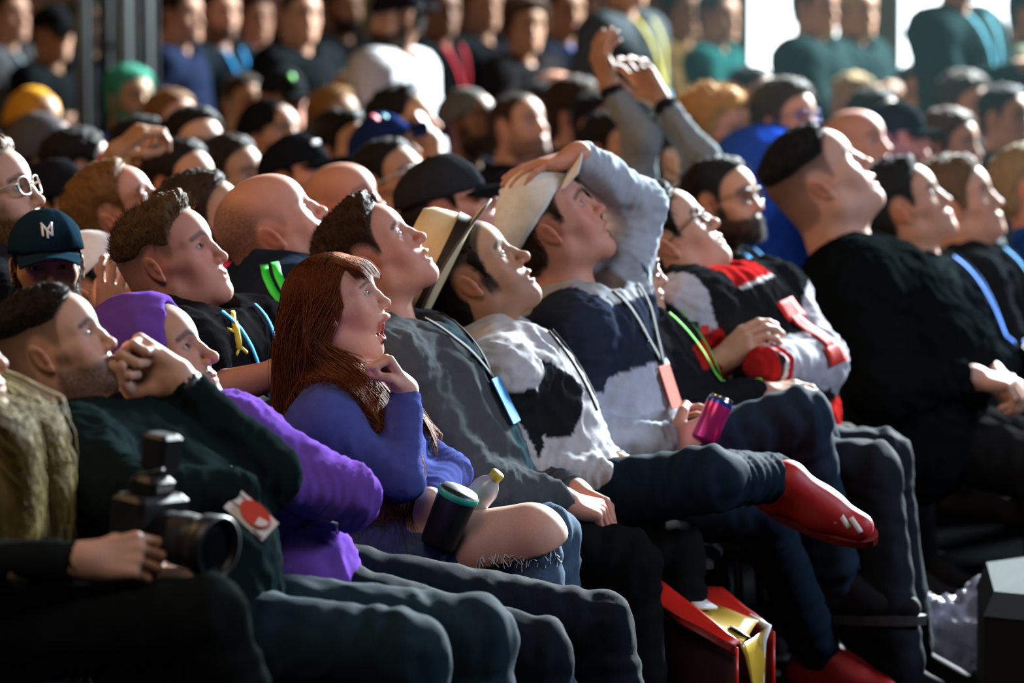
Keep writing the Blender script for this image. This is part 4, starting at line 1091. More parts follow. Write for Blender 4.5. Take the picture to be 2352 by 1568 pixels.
n12 = hero('blond man in blue jacket cut off by the picture edge', 13.1, (2372, 440),
          dict(style='short', hair=(.26, .18, .09), tone='rosy'), (2385, 555), (2460, 860), yaw=8, pitch=15, hs=1.05,
          top=dict(kind='jacket', col=(.012, .06, .28), amp=.006), legs=dict(col=(.012, .012, .012)), res=.005, strands=1200)

# 13-20 second and third rows
ny = hero('bearded man in navy cap with white letters, facing the camera', 9.2, (108, 618),
          dict(style='short', hair=(.016, .011, .009), tone='fair', beard='full', beardc=(.016, .011, .009), cap=dict(col=(.010, .026, .042), tilt=-3), gaze=(0, 0)),
          (105, 775), (130, 1130), tyaw=60, yaw=80, pitch=-2, roll=3, hs=.90,
          R=dict(hand=None), L=dict(hand=None), top=dict(kind='jacket', col=(.012, .014, .016)), legs=dict(col=(.012, .012, .012)), group='audience in the second row')
# raised letters on the cap front
LET = {'N': [((-.011, -.013), (-.011, .013)), ((-.011, .013), (.011, -.013)), ((.011, -.013), (.011, .013))], 'Y': [((0, -.016), (0, .001)), ((0, .001), (-.011, .015)), ((0, .001), (.011, .015))]}
for ch, sc2 in (('N', 1.), ('Y', 1.15)):
    mb = MB()
    for a, b_ in LET[ch]:
        pts = []
        for t_ in np.linspace(0, 1, 5):
            y_ = -(a[0] + (b_[0] - a[0]) * t_) * sc2; z_ = (a[1] + (b_[1] - a[1]) * t_) * sc2 + .048
            x_ = .112 * math.sqrt(max(0, 1 - (y_ / .090) ** 2 - (z_ / .094) ** 2)) + .006; pts.append((x_, -y_, z_))
        mb.tube(pts, .0030, 6)
    Rc = rotm('Y', -3); mb.build('cap_letter', flat('white_thread_letter', (.75, .75, .75), .8), ny['root'], True, lambda V: ny['T'](V @ Rc.T + A3(-.008, 0, .046)))

wc = hero('man in backward white cap holding open hands up before his face', 9.85, (222, 672),
          dict(style='short', vol=.6, hair=(.012, .009, .008), tone='fair', open=5, nose=1.15, cap=dict(col=(.66, .62, .60), back=True, tilt=-6), gaze=(0, 6), browc=(.012, .009, .008)),
          (215, 810), (300, 1180), yaw=3, pitch=36, hs=1.06,
          R=dict(E=(240, 900, -.22), W=(255, 760, -.28), s=1.08, hand=dict(pose='claw', x=(.10, .1, .9), z=(-.2, -.9, .0))), L=dict(E=(330, 900, .10), W=(205, 775, .02), hand=dict(pose='claw', x=(-.1, 0, .95), z=(.3, .9, 0))),
          top=dict(kind='jacket', col=(.014, .016, .018)), legs=dict(col=(.012, .012, .012)), group='audience in the second row')
qf = hero('young man with tall quiff and faded sides in black t-shirt, arms folded', 9.1, (396, 610),
          dict(style='quiff', fade=.7, vol=.85, hair=(.085, .048, .020), tone='rosy', gaze=(0, 6), ear=1., seed=9, browc=(.06, .035, .02)),
          (415, 735), (520, 1120), yaw=14, pitch=23, hs=1.01, sw=.20,
          R=dict(S=(410, 800, -.2), E=(485, 905, -.26), W=(645, 855, -.28), bare=True, s=1.05, hand=dict(pose='relax', x=(.8, .4, .1), z=(.1, -.6, .7))), L=dict(S=(585, 768, .10), E=(655, 870, .05), W=(520, 880, -.1), bare=True, s=1.05, hand=None if False else dict(pose='relax', x=(-.9, -.1, .0), z=(.1, -.8, .4))),
          top=dict(kind='tee', sleeve='short', col=(.010, .010, .011), amp=.005, bulk=1.05), legs=dict(col=(.012, .012, .012)), group='audience in the second row')
lanyard(qf, (.03, .30, .70), .30, .012, None, .04)
F_, L_, U_ = qf['M'].T
mb = MB(); rr = np.random.RandomState(3); ec = P3(566, 752, 8.9); nq = unit(A3(.3, -.9, .2))
for (a, b_, w_) in (((-.02, -.035), (.0, .02), .017), ((0, .02), (-.018, .05), .009), ((0, .02), (.020, .045), .009), ((-.02, -.035), (-.034, -.045), .008), ((-.012, -.03), (.010, -.046), .008), ((-.01, 0), (-.035, .012), .007)):
    pts = press(qf['prims'], [ec + L_ * (a[0] + (b_[0] - a[0]) * t_) + U_ * (a[1] + (b_[1] - a[1]) * t_) for t_ in np.linspace(0, 1, 4)], nq, .001) - qf['off']; mb.tube(pts, w_ * .6, 6)
mb.build('chest_emblem', flat('yellow_print', (.62, .47, .02), .7), qf['root'], True)
bl = hero('balding man in navy track top with two bright green shoulder stripes', 9.55, (630, 534),
          dict(style='bald', hair=(.05, .035, .025), tone='rosy', fat=.6, beard='shadow', gaze=(0, 6), scalp=.8, browc=(.07, .05, .035)),
          (628, 630), (700, 1080), tyaw=-12, yaw=-8, pitch=36, hs=1.04, sw=.21,
          R=dict(hand=None), L=dict(hand=None), top=dict(kind='jacket', name='track_top', col=(.012, .018, .032), bulk=1.2, belly=.4, amp=.005), legs=dict(col=(.012, .012, .012)), group='audience in the third row')
F_, L_, U_ = bl['M'].T
for k in range(2):
    pts = [P3(606 + 25 * k, 588, 9.3), P3(611 + 27 * k, 632, 9.28), P3(626 + 28 * k, 668, 9.26), P3(648 + 28 * k, 702, 9.26), P3(676 + 28 * k, 740, 9.26)]
    ribbon(bl['prims'], pts, unit(A3(.05, -.9, .30)), .017, flat('green_stripe', (.02, .75, .06), .6), 'shoulder_stripe', bl['root'], bl['off'], .006)
gi = hero('ginger man with side-parted hair looking up, above the backward white cap', 10.2, (280, 500),
          dict(style='short', vol=1.1, hair=(.16, .075, .025), tone='rosy', blush=.5, gaze=(0, 10), browc=(.14, .07, .03)), (290, 620), (380, 1000), yaw=4, pitch=35, hs=1.0,
          R=dict(hand=None), L=dict(hand=None), top=dict(kind='jacket', col=(.012, .013, .015)), legs=dict(col=(.012, .012, .012)), res=.004, strands=2000, group='audience in the third row')
bd3 = hero('dark-bearded man showing behind the quiff, red collar at his neck', 10.1, (470, 528),
          dict(style='short', hair=(.03, .02, .012), tone='tan', beard='full', beardc=(.03, .02, .012)), (480, 640), (540, 1000), yaw=10, pitch=16, hs=1.0,
          R=dict(hand=None), L=dict(hand=None), top=dict(kind='jacket', col=(.35, .012, .03)), legs=dict(col=(.012, .012, .012)), res=.004, strands=1200, group='audience in the third row')
le = hero('ginger-bearded man with shining glasses at the picture edge, red lanyard', 9.5, (-22, 470),
          dict(style='slick', hair=(.10, .05, .02), tone='pale', beard='full', beardc=(.14, .06, .02), glasses=(.5, .45, .4)), (-15, 600), (60, 1050), yaw=16, pitch=18, hs=1.05,
          R=dict(hand=None), L=dict(hand=None), top=dict(kind='jacket', col=(.012, .013, .016)), legs=dict(col=(.012, .012, .012)), res=.0036, strands=1500, group='audience in the third row')
lanyard(le, (.5, .03, .03), .25, .016)
gc = hero('man in dark grey cap beside the white cap, face turned up', 10.8, (1035, 488),
          dict(style='short', hair=(.02, .015, .012), tone='rosy', cap=dict(col=(.022, .024, .028), tilt=10, brimcol=(.008, .009, .010))), (1040, 600), (1130, 980), yaw=6, pitch=26, hs=1.05,
          R=dict(hand=None), L=dict(hand=None), top=dict(kind='jacket', col=(.012, .014, .020)), legs=dict(col=(.012, .012, .012)), res=.004, strands=800, group='audience in the third row')
ar = hero('person in grey sweatshirt with both arms raised above the crowd', 12.4, (1540, 372),
          dict(style='short', hair=(.020, .014, .010), tone='tan', beard='full', beardc=(.02, .014, .01)), (1535, 470), (1600, 830), yaw=-10, pitch=12, hs=1.0,
          R=dict(S=(1450, 470, -.20), E=(1474, 318, -.26), W=(1398, 196, -.22), s=1.0, hand=dict(pose='cup', x=(-.30, 0, 1), z=(-.8, -.5, .1))), L=dict(S=(1612, 480, -.12), E=(1614, 368, -.24), W=(1512, 226, -.22), s=1.0, hand=dict(pose='claw', x=(-.55, 0, .8), z=(.35, .85, .25))),
          top=dict(kind='sweater', name='sweatshirt', col=lambda x: mixc(np.tile((.19, .215, .22), (len(x['V']), 1)), (.012, .014, .016), (((x['bone'] == 2) | (x['bone'] == 4)) & (x['t'] > .80)).astype(float)), amp=.005), legs=dict(col=(.012, .012, .012)), res=.004, strands=800, group='audience in the middle rows')

# 0 camera operator at the left edge
p0 = hero('woman with long light-brown hair holding a camera, cut off by the picture edge', 7.05, (-150, 838),
          dict(style='long', fem=1., hair=(.06, .036, .014), tone='pale'), (-105, 985), (-120, 1445), tyaw=10, yaw=10, pitch=14, hs=1.0, sw=.17,
          R=dict(E=(-160, 1300, -.25), W=(192, 1290, -.25), s=1.0, hand=dict(pose='grip', x=(.95, .05, .10), z=(-.05, -.85, .55))), L=dict(E=(60, 1330, .15), W=(330, 1330, .0), hand=dict(pose='cup', x=(.95, .1, .05), z=(0, 0, -1))),
          top=dict(kind='sweater', col=(.010, .013, .013), bulk=.92, fem=1., amp=.004), legs=dict(RK=(470, 1425, -.25), LK=(400, 1450, .15), RA=(690, 1990, -.2), LA=(560, 2000, .2), col=(.008, .011, .011), denim=False, bulk=1.0), group='audience in the front rows')
long_hair(p0, 1.0, 3600, .40, 4, (.17, .125, .036), fringe=False, front=.85, rad=.0012, fr_=(.06, .20))
# ------------------------------------------------------------------ the crowd behind: shared body shapes, every head its own
def local_joints(stand, arms):
    if stand: J = dict(C=A3(-.03, 0, 1.455), P=A3(0, 0, .93), SR=A3(-.02, -.19, 1.40), SL=A3(-.02, .19, 1.40), HR=A3(0, -.085, .90), HL=A3(0, .085, .90), RK=A3(.02, -.10, .50), LK=A3(.02, .10, .50), RA=A3(-.01, -.11, .09), LA=A3(-.01, .11, .09))
    else: J = dict(C=A3(-.03, 0, .965), P=A3(.09, 0, .52), SR=A3(-.02, -.185, .91), SL=A3(-.02, .185, .91), HR=A3(.09, -.085, .52), HL=A3(.09, .085, .52), RK=A3(.52, -.13, .52), LK=A3(.52, .13, .52), RA=A3(.56, -.13, .09), LA=A3(.56, .13, .09))
    z = J['SR'][2]
    for s, g in (('R', -1), ('L', 1)):
        E, Wr = {'lap': ((.06, .25, -.26), (.27, .10, -.30)), 'fold': ((.10, .24, -.24), (.22, -.08, -.18)), 'phone': ((.10, .23, -.25), (.30, .06, -.14)), 'down': ((.0, .25, -.28), (.05, .26, -.53)), 'pocket': ((-.06, .30, -.25), (.08, .19, -.44)),
                 'chin': ((.18, .14, -.24), (.14, .05, -.02))}[arms if not (arms == 'chin' and s == 'L') else 'lap']
        J[s + 'E'] = A3(E[0], g * E[1], z + E[2]); J[s + 'W'] = A3(Wr[0], g * Wr[1], z + Wr[2])
    return J
_var = {}
def variant(stand, arms, kind, bulk, hood):
    key = (stand, arms, kind, bulk, hood)
    if key not in _var:
        J = local_joints(stand, arms); H = A3(0, 0, 1.62 if stand else 1.12)
        tv, tq, _, prims, M = top_mesh(J, kind, (.1, .1, .1), bulk, .2, 0, .0145, len(_var) * 3.7, .007, hood=hood, neckdir=H + A3(-.03, 0, -.04) - J['C'])
        lv, lq, _ = leg_mesh(J, (.1, .1, .1), 1., .018, len(_var))
        hands = []
        for s in 'RL':
            d = unit(J[s + 'W'] - J[s + 'E']); v, q, _ = arm_shell(J, s, 'fair', dict(pose='relax', x=d, z=(0, -.2 if s == 'R' else .2, 1)), 1.05, False, .006); hands.append((v, q))
        cv, cq, _ = core_shell(J, 'fair', .03); hands.append((cv, cq))
        _var[key] = (J, H, new_mesh('torso_garment', tv, tq), new_mesh('trousers', lv, lq), hands, prims, M)
    return _var[key]
_shoe = None
def extra(label, px, py, head, top=BLACK, d=None, hh=1.13, yaw=10, pitch=15, roll=0, tyaw=None, stand=False, arms='lap', kind='jacket', bulk=1.0, hood=False, legc=(.012, .013, .016), lany=None, badge=None, group=None, hs=1., strands=500, sink=0.):
    global _shoe
    if stand and hh == 1.13: hh = 1.58
    if d is None: d = (HC - hh) / (TAN + (py - 784) / FPX)
    if not stand: yaw += 20
    Hw = P3(px, py, d); J, H, tm, lm, hands, prims, M = variant(stand, arms, kind, bulk, hood)
    tyaw = (yaw * .6 if tyaw is None else tyaw); s = (Hw[2] + sink) / H[2]
    root = empty('person', (Hw[0], Hw[1], 0)); root.rotation_euler = (0, 0, -R_(tyaw)); root.scale = (s, s, s)
    tag(root, label, 'person', group or ('standing spectators at the back' if stand else 'audience in the middle and back rows'))
    Mh = head_matrix(yaw - tyaw, pitch, roll); hs = hs / s * (1.0); H = H - A3(0, 0, sink / s); T = lambda V: (np.asarray(V) * hs) @ Mh.T + H
    tone = head.get('tone', 'fair'); nl = ((J['C'] - H) @ Mh) / hs
    head = dict(head); head.setdefault('eyeballs', d < 16)
    ex = [(v, q, limb_color(v, tone)) for v, q in hands]
    add_head(head, T, Mh, nl, root, .0052 if d < 14 else .0066, strands, hs, ex)
    link({'coat': 'coat', 'hoodie': 'hoodie', 'tee': 't_shirt', 'sweater': 'sweater'}.get(kind, 'jacket'), tm, root, clothmat(top))
    link('trousers', lm, root, clothmat(legc))
    if _shoe is None:
        (sv, sq), Ms = shoe_mesh(A3(0, 0, 0), A3(1, 0, 0)); _shoe = new_mesh('shoe', sv, sq)
    for k in 'RL':
        o = link('shoe', _shoe, root, flat('dark_shoe', (.010, .010, .011), .8, Specular_IOR_Level=.08)); o.location = J[k + 'A']
    p = dict(J=J, M=M, prims=prims, off=A3(0, 0, 0), root=root, T=T, d=d)
    if lany: lanyard(p, tuple(c * .7 for c in lany), .30, .019, badge, gap=.012)
    return p
K = (.012, .010, .009); BR = (.035, .020, .011); DB = (.020, .013, .009); GI = (.17, .08, .028); BL = (.30, .20, .09)
NAVY = (.010, .014, .030)
hd = lambda style='short', hair=DB, tone='fair', **k: dict(style=style, hair=hair, tone=tone, seed=len(str(k)), **k)
# seated, middle rows (nearest first)
extra('bald pink-headed man between the balding man and the swept-back hair', 792, 486, hd('bald', (.16, .10, .05), 'rosy', fat=.4, scalp=.3), (.012, .014, .02), d=11.2, yaw=10, pitch=22)
extra('man in glasses glinting white, below the navy cap with a red emblem', 900, 432, hd('short', K, 'tan', glasses=(.6, .6, .62), open=5), BLACK, d=12.2, yaw=14, pitch=20)
x_ = extra('man in black cap with a small white logo, face turned up', 690, 420, hd('short', K, 'rosy', cap=dict(col=(.008, .010, .012), tilt=4)), BLACK, d=12.3, yaw=10, pitch=22)
mb = MB(); mb.box((.098, -.012, .085), (.010, .040, .016), rotm('Y', 20), bev=.003); mb.build('cap_emblem', flat('white_thread_letter', (.75, .75, .75), .8), x_['root'], False, x_['T'])
x_ = extra('person in navy cap with a red and teal emblem, brim up', 890, 366, hd('short', K, 'tan', cap=dict(col=(.010, .020, .075), tilt=-6)), BLACK, d=13.2, yaw=12, pitch=26)
mb = MB(); mb.lathe([(.001, .004), (.012, .003), (.015, 0)], 14, M=rotm('Y', 60) , c=(.052, -.060, .118)); mb.build('cap_emblem', flat('pink_red_print', (.62, .03, .06), .6), x_['root'], True, x_['T'])
mb = MB(); mb.lathe([(.001, .004), (.009, .003), (.011, 0)], 14, M=rotm('Y', 60), c=(.076, -.045, .110)); mb.build('cap_emblem', flat('teal_print', (.05, .40, .45), .6), x_['root'], True, x_['T'])
extra('dark-haired man with open mouth, warm light on his face', 790, 352, hd('fringe', K, 'tan', open=11, tonemul=1.2), BLACK, d=14.2, yaw=18, pitch=14)
extra('dark-haired man with chin in his hand, bright forehead', 448, 352, hd('crop', K, 'pale', beard='stubble'), BLACK, d=13.2, yaw=38, pitch=8, arms='chin')
extra('man in black knitted hat with warm light on his face', 625, 322, hd('none', K, 'tan', beanie=(.008, .008, .009), open=4), BLACK, d=14.2, yaw=20, pitch=14)
extra('man whose face peeks out under the raised forearm', 330, 372, hd('short', K, 'tan', beard='stubble'), NAVY, d=13.2, yaw=20, pitch=8)
extra('pink-faced ginger man behind the dark-haired man with chin in hand', 395, 296, hd('short', GI, 'rosy'), (.012, .05, .20), d=15.3, yaw=24, pitch=6)
extra('person with teal-green hair, warm bearded face', 298, 232, hd('mop', (.04, .26, .17), 'tan', beard='full', vol=.6), NAVY, d=17.5, yaw=30, pitch=4)
extra('person in orange-yellow hat at the left of the middle rows', 82, 288, hd('mop', (.09, .045, .02), 'tan', vol=.7, beanie=(.55, .26, .03)), (.02, .016, .015), d=15.5, yaw=26, pitch=6)
extra('man in charcoal knitted hat seen from behind, under the orange hat', 102, 356, hd('none', K, 'tan', beanie=(.075, .07, .075)), (.012, .012, .016), d=14, yaw=-30, pitch=6)
extra('man with brown parted hair and blue lanyard looking ahead', 560, 250, hd('crop', BR, 'tan', vol=.9), BLACK, d=17.5, yaw=38, pitch=4, lany=(.02, .2, .5))
x_ = extra('man in black cap with a green dot', 650, 236, hd('short', K, 'rosy', cap=dict(col=(.014, .016, .017), tilt=4)), BLACK, d=17.2, yaw=30, pitch=2)
mb = MB(); mb.lathe([(.001, .004), (.012, .003), (.014, 0)], 14, M=rotm('Y', 70), c=(.088, -.02, .100)); mb.build('cap_emblem', flat('bright_green_print', (.10, .55, .06), .6), x_['root'], True, x_['T'])
extra('woman with golden ginger hair below the man in white jacket', 772, 284, hd('mop', (.22, .10, .025), 'tan', fem=1., vol=.6), BLACK, d=16.6, yaw=18, pitch=16)
extra('man in glasses with warm red face beside the white jacket', 806, 232, hd('bald', K, 'tan', glasses=(.02, .02, .02), scalp=.5), BLACK, d=18.2, yaw=44, pitch=2)
extra('man in grey knitted hat with dark skin and a moustache', 1080, 290, hd('none', K, 'brown', beanie=(.10, .098, .09), beard='full', beardc=K), (.012, .014, .018), d=15.2, yaw=18, pitch=14)
extra('broad-faced man with short brown hair and beard looking up', 1192, 300, hd('buzz', BR, 'fair', beard='stubble', beardc=(.10, .05, .03), fat=.3), (.013, .014, .02), d=15.0, yaw=18, pitch=16)
extra('bald man whose crown shows behind the bowl-haired person', 1278, 236, hd('bald', BR, 'rosy', scalp=.2), BLACK, d=17.8, yaw=10, pitch=4)
extra('person with brown bowl-cut hair and glinting glasses', 1322, 270, hd('fringe', BR, 'fair', glasses=(.7, .7, .7), vol=1.2), (.015, .02, .03), d=16.2, yaw=6, pitch=10)
extra('bearded man half hidden by the bowl-cut hair', 1245, 268, hd('short', K, 'tan', beard='full'), BLACK, d=17.2, yaw=20, pitch=4)
extra('dark-haired child below the raised arms', 1405, 345, hd('mop', K, 'tan', vol=.5), BLACK, d=14.5, yaw=16, pitch=6, hs=.92)
extra('dark-haired man framed by the raised forearm', 1378, 300, hd('short', K, 'olive'), BLACK, d=16.0, yaw=20, pitch=8)
extra('person with puffy golden curls', 1645, 312, hd('curly', (.46, .23, .055), 'rosy', vol=.75), BLACK, d=14.0, yaw=14, pitch=4, strands=1500)
extra('brown-haired person with glasses in royal blue jacket', 1806, 284, hd('mop', (.04, .028, .018), 'fair', glasses=(.05, .05, .3), vol=.7), (.012, .055, .42), d=14.0, yaw=20, pitch=8, bulk=1.4, hood=True, sink=.10, kind='coat')
extra('bearded man with glasses and blue lanyard behind the varsity jacket', 1662, 476, hd('short', K, 'fair', beard='full', glasses=(.02, .02, .02)), BLACK, d=12.0, yaw=10, pitch=14, lany=(.03, .32, .66), badge=(.5, .03, .02))
extra('bald pink man with glasses in the distance below the standing dark coats', 1890, 240, hd('bald', BR, 'rosy', glasses=(.02, .02, .02), scalp=.2), BLACK, d=18.6, yaw=40, pitch=0)
extra('blond person with blue-rimmed glasses next to the bald man with glasses', 1962, 250, hd('fringe', BL, 'fair', glasses=(.1, .1, .5)), BLACK, d=18.2, yaw=46, pitch=0)
extra('bald man behind the large man in black coat', 1968, 345, hd('bald', BR, 'rosy', scalp=.15), (.012, .016, .02), d=13.6, yaw=12, pitch=16)
extra('man in dark cap behind the young men of the front row', 2062, 330, hd('short', K, 'rosy', cap=dict(col=(.012, .016, .018), tilt=6)), (.012, .018, .02), d=14.4, yaw=8, pitch=12)
extra('round-faced bearded man sitting below the standing man in dark hoodie', 2106, 222, hd('short', DB, 'fair', beard='stubble'), (.012, .02, .02), d=18.6, yaw=50, pitch=0)
extra('long-fringed brown-haired person gazing right', 2215, 252, hd('mop', (.045, .03, .02), 'fair', vol=.8), (.05, .06, .065), d=17.0, yaw=30, pitch=2)
extra('brown-haired person behind the two young men at the end of the row', 2180, 345, hd('mop', (.06, .035, .02), 'tan', vol=.5), (.10, .11, .12), d=14.6, yaw=10, pitch=6)
extra('dark-haired person at the far right of the seated rows', 2310, 280, hd('short', K, 'tan'), (.02, .025, .03), d=16.6, yaw=20, pitch=4)
extra('dark-haired person seen from behind, head low beside the raised forearm', 180, 400, hd('short', K, 'tan'), (.010, .012, .02), d=13.0, yaw=-40, pitch=4)
extra('man with bristly dark hair between the ginger man and the quiff', 420, 440, hd('crop', K, 'tan'), BLACK, d=11.8, yaw=14, pitch=14)
extra('person with dark hair hidden behind the quiff and the beard', 530, 420, hd('short', DB, 'tan'), BLACK, d=12.6, yaw=10, pitch=8)
extra('dark-haired spectator beside the golden curls', 1730, 232, hd('short', K, 'olive'), (.012, .018, .02), d=17.6, yaw=20, pitch=4)
extra('dark-haired person in black between the blue jacket and the far row', 2010, 288, hd('short', K, 'olive'), (.010, .014, .016), d=16.4, yaw=16, pitch=4)
# raised forearm with a striped cuff, and the man propping his face
b4 = hero('man in black cap raising a forearm with red and white cuff', 11.6, (130, 486), dict(style='short', hair=K, tone='tan', cap=dict(col=(.010, .011, .013), tilt=6)), (150, 590), (230, 960), yaw=20, pitch=10,
          R=dict(hand=None), L=dict(S=(170, 610, .1), E=(178, 515, .05), W=(268, 352, -.05), bare=True, s=1.1, hand=dict(pose='grip', x=(.75, 0, .65), z=(-.6, -.4, .6))),
          top=dict(kind='sweater', col=lambda x: np.where((x['bone'] == 4)[:, None], np.where(((x['t'] > .42) & (x['t'] < .50) | (x['t'] > .58))[:, None], A3(.5, .02, .02), A3(.42, .42, .46)), A3(.02, .022, .03)), amp=.004, res=.009), legs=dict(col=(.012, .012, .012)), res=.005, strands=400, group='audience in the middle and back rows')
b15 = hero('black-haired man propping his face on a bare raised forearm', 14.0, (932, 296), dict(style='slick', hair=K, tone='tan', tonemul=1.1), (925, 390), (980, 720), yaw=16, pitch=18,
          R=dict(E=(1012, 440, -.15), W=(990, 322, -.12), bare=True, s=1.08, hand=dict(pose='fist', x=(-.45, 0, .8), z=(.8, -.2, .4))), L=dict(hand=None),
          top=dict(kind='tee', sleeve='short', col=(.010, .012, .016), res=.010), legs=dict(col=(.012, .012, .012)), res=.005, strands=400, group='audience in the middle and back rows')

# standing spectators at the back
S_ = dict(stand=True)
extra('standing man in grey jacket at the left edge of the back line', 20, 42, hd('short', BR, 'fair'), (.06, .062, .065), d=20, yaw=40, pitch=4, arms='pocket', lany=(.35, .45, .5), **S_)
extra('standing person in black cap and black top beside the truss', 120, 84, hd('long', K, 'tan', cap=dict(col=(.008, .009, .010), tilt=2)), BLACK, d=19.2, yaw=50, pitch=2, arms='fold', **S_)
extra('standing person half hidden behind the truss posts', 205, 62, hd('short', K, 'tan'), (.012, .016, .03), d=20.5, yaw=40, pitch=0, lany=(.03, .2, .5), **S_)
extra('standing man with blue lanyard just right of the truss', 345, 30, hd('short', DB, 'fair'), NAVY, d=20.2, yaw=40, pitch=0, lany=(.02, .28, .62), arms='phone', **S_)
extra('standing person in navy hooded jacket', 415, 42, hd('short', DB, 'fair'), (.014, .020, .045), d=19.5, yaw=30, pitch=2, hood=True, kind='hoodie', arms='pocket', **S_)
extra('standing man in black with a bright blue lanyard and badge', 505, 36, hd('short', BR, 'fair', beard='stubble'), (.010, .014, .018), d=19.8, yaw=55, pitch=0, lany=(.02, .30, .66), badge=(.2, .22, .22), arms='down', **S_)
extra('standing woman with dark red hair in pale pink top', 585, 48, hd('mop', (.06, .012, .014), 'fair', fem=1.), (.45, .27, .27), d=21, yaw=60, pitch=0, arms='down', kind='sweater', **S_)
extra('standing broad man with cropped hair in plain black jacket', 690, 42, hd('buzz', DB, 'fair', fat=.3), BLACK, d=19.0, yaw=62, pitch=0, arms='phone', bulk=1.15, **S_)
extra('standing bearded man in black just left of the white jacket', 790, 22, hd('short', K, 'tan', beard='full'), (.012, .012, .013), d=21.5, yaw=50, pitch=0, arms='phone', **S_)
wj = extra('standing bearded man in white hooded jacket leaning over the row', 912, 44, hd('short', K, 'tan', beard='full', cap=dict(col=(.010, .010, .012), tilt=4, back=True)), (.50, .50, .52), d=16.9, yaw=150, tyaw=24, pitch=-6, arms='pocket', kind='hoodie', hood=True, bulk=1.3, **S_)
extra('standing man in black with red lanyard behind the white jacket', 1012, 30, hd('short', K, 'brown'), BLACK, d=20.4, yaw=60, pitch=0, lany=(.6, .03, .05), arms='down', **S_)
extra('standing man in dark jacket right of the red lanyard', 1110, 18, hd('short', BR, 'fair'), (.010, .011, .013), d=20.8, yaw=60, pitch=0, arms='pocket', **S_)
extra('standing brown-haired woman in dark top with folded arms', 1206, 66, hd('mop', (.06, .03, .015), 'tan', fem=1., vol=1.1), (.014, .013, .014), d=19.4, hh=1.5, yaw=66, pitch=0, arms='fold', **S_)
extra('standing man in black with blue badge, right of the long-haired woman', 1298, 30, hd('short', BR, 'tan'), (.012, .014, .022), d=20.6, yaw=60, pitch=0, lany=(.05, .20, .7), badge=(.04, .14, .5), **S_)
extra('standing man in charcoal jacket with yellow lanyard', 1440, -42, hd('short', DB, 'fair'), (.045, .055, .06), d=18.8, hh=1.6, yaw=50, pitch=0, lany=(.45, .38, .05), badge=(.12, .30, .42), arms='pocket', bulk=1.15, **S_)
extra('standing person in teal jacket beside the window wall', 1650, 44, hd('short', BR, 'fair'), (.010, .060, .056), d=20.6, yaw=40, pitch=0, arms='phone', **S_)
extra('standing person in ochre top left of the teal jacket', 1570, 30, hd('mop', BR, 'tan'), (.10, .06, .02), d=21.2, yaw=60, pitch=0, arms='fold', **S_)
extra('standing man in hooded black coat before the first window, hands together', 1872, 24, hd('short', K, 'tan'), (.010, .020, .020), d=18.6, yaw=40, pitch=0, arms='phone', kind='coat', bulk=1.2, hood=True, **S_)
extra('standing person in tan knitted hat and dark coat between the windows', 1965, 32, hd('short', K, 'tan', beanie=(.35, .25, .12)), (.011, .022, .022), d=19.2, yaw=50, pitch=0, arms='phone', kind='coat', bulk=1.2, **S_)
extra('standing man in dark hoodie with teal lanyard before the second window', 2205, -58, hd('short', K, 'tan'), (.012, .024, .025), d=18.2, yaw=60, pitch=0, arms='phone', kind='hoodie', bulk=1.2, hood=True, lany=(.03, .22, .30), **S_)
extra('standing man in khaki jacket at the right edge', 2372, 40, hd('short', K, 'tan'), (.16, .17, .11), d=18.6, yaw=30, pitch=0, arms='down', bulk=1.1, **S_)
for i, (px, col, nm) in enumerate([(60, (.02, .02, .022), 'black'), (270, (.05, .05, .055), 'grey'), (560, (.02, .022, .03), 'navy'), (640, (.12, .02, .02), 'dark red'), (950, (.30, .05, .04), 'red'), (1160, (.16, .025, .03), 'maroon'), (1350, (.12, .10, .03), 'mustard'), (1510, (.035, .05, .055), 'slate'), (1600, (.14, .13, .11), 'cream'), (740, (.04, .035, .03), 'brown'), (1060, (.02, .02, .022), 'charcoal'), (450, (.22, .20, .16), 'beige')]):
    extra('far-back standing spectator in %s top, among the last line' % nm, px, 6 + (i * 37) % 22, hd(['short', 'crop', 'mop'][i % 3], [K, BR, DB, BL][i % 4], ['fair', 'tan', 'rosy'][i % 3]), col, d=22.5 + (i % 3) * .6, hh=1.6, yaw=50 + (i * 53) % 40, pitch=0, arms=['down', 'fold', 'pocket'][i % 3], strands=200, **S_)
# ------------------------------------------------------------------ setting
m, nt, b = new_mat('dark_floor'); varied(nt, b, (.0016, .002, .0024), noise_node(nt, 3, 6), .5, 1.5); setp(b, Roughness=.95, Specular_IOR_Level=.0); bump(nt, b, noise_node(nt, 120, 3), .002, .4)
def struct(o): o['kind'] = 'structure'; return o
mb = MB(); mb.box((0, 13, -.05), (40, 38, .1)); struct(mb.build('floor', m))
m, nt, b = new_mat('cream_wall'); varied(nt, b, (.42, .37, .26), noise_node(nt, 1.2, 4), .7, 1.2); setp(b, Roughness=.9)
YW = 25.5
def wx(px, d=YW): return (px - 1176) / FPX * d
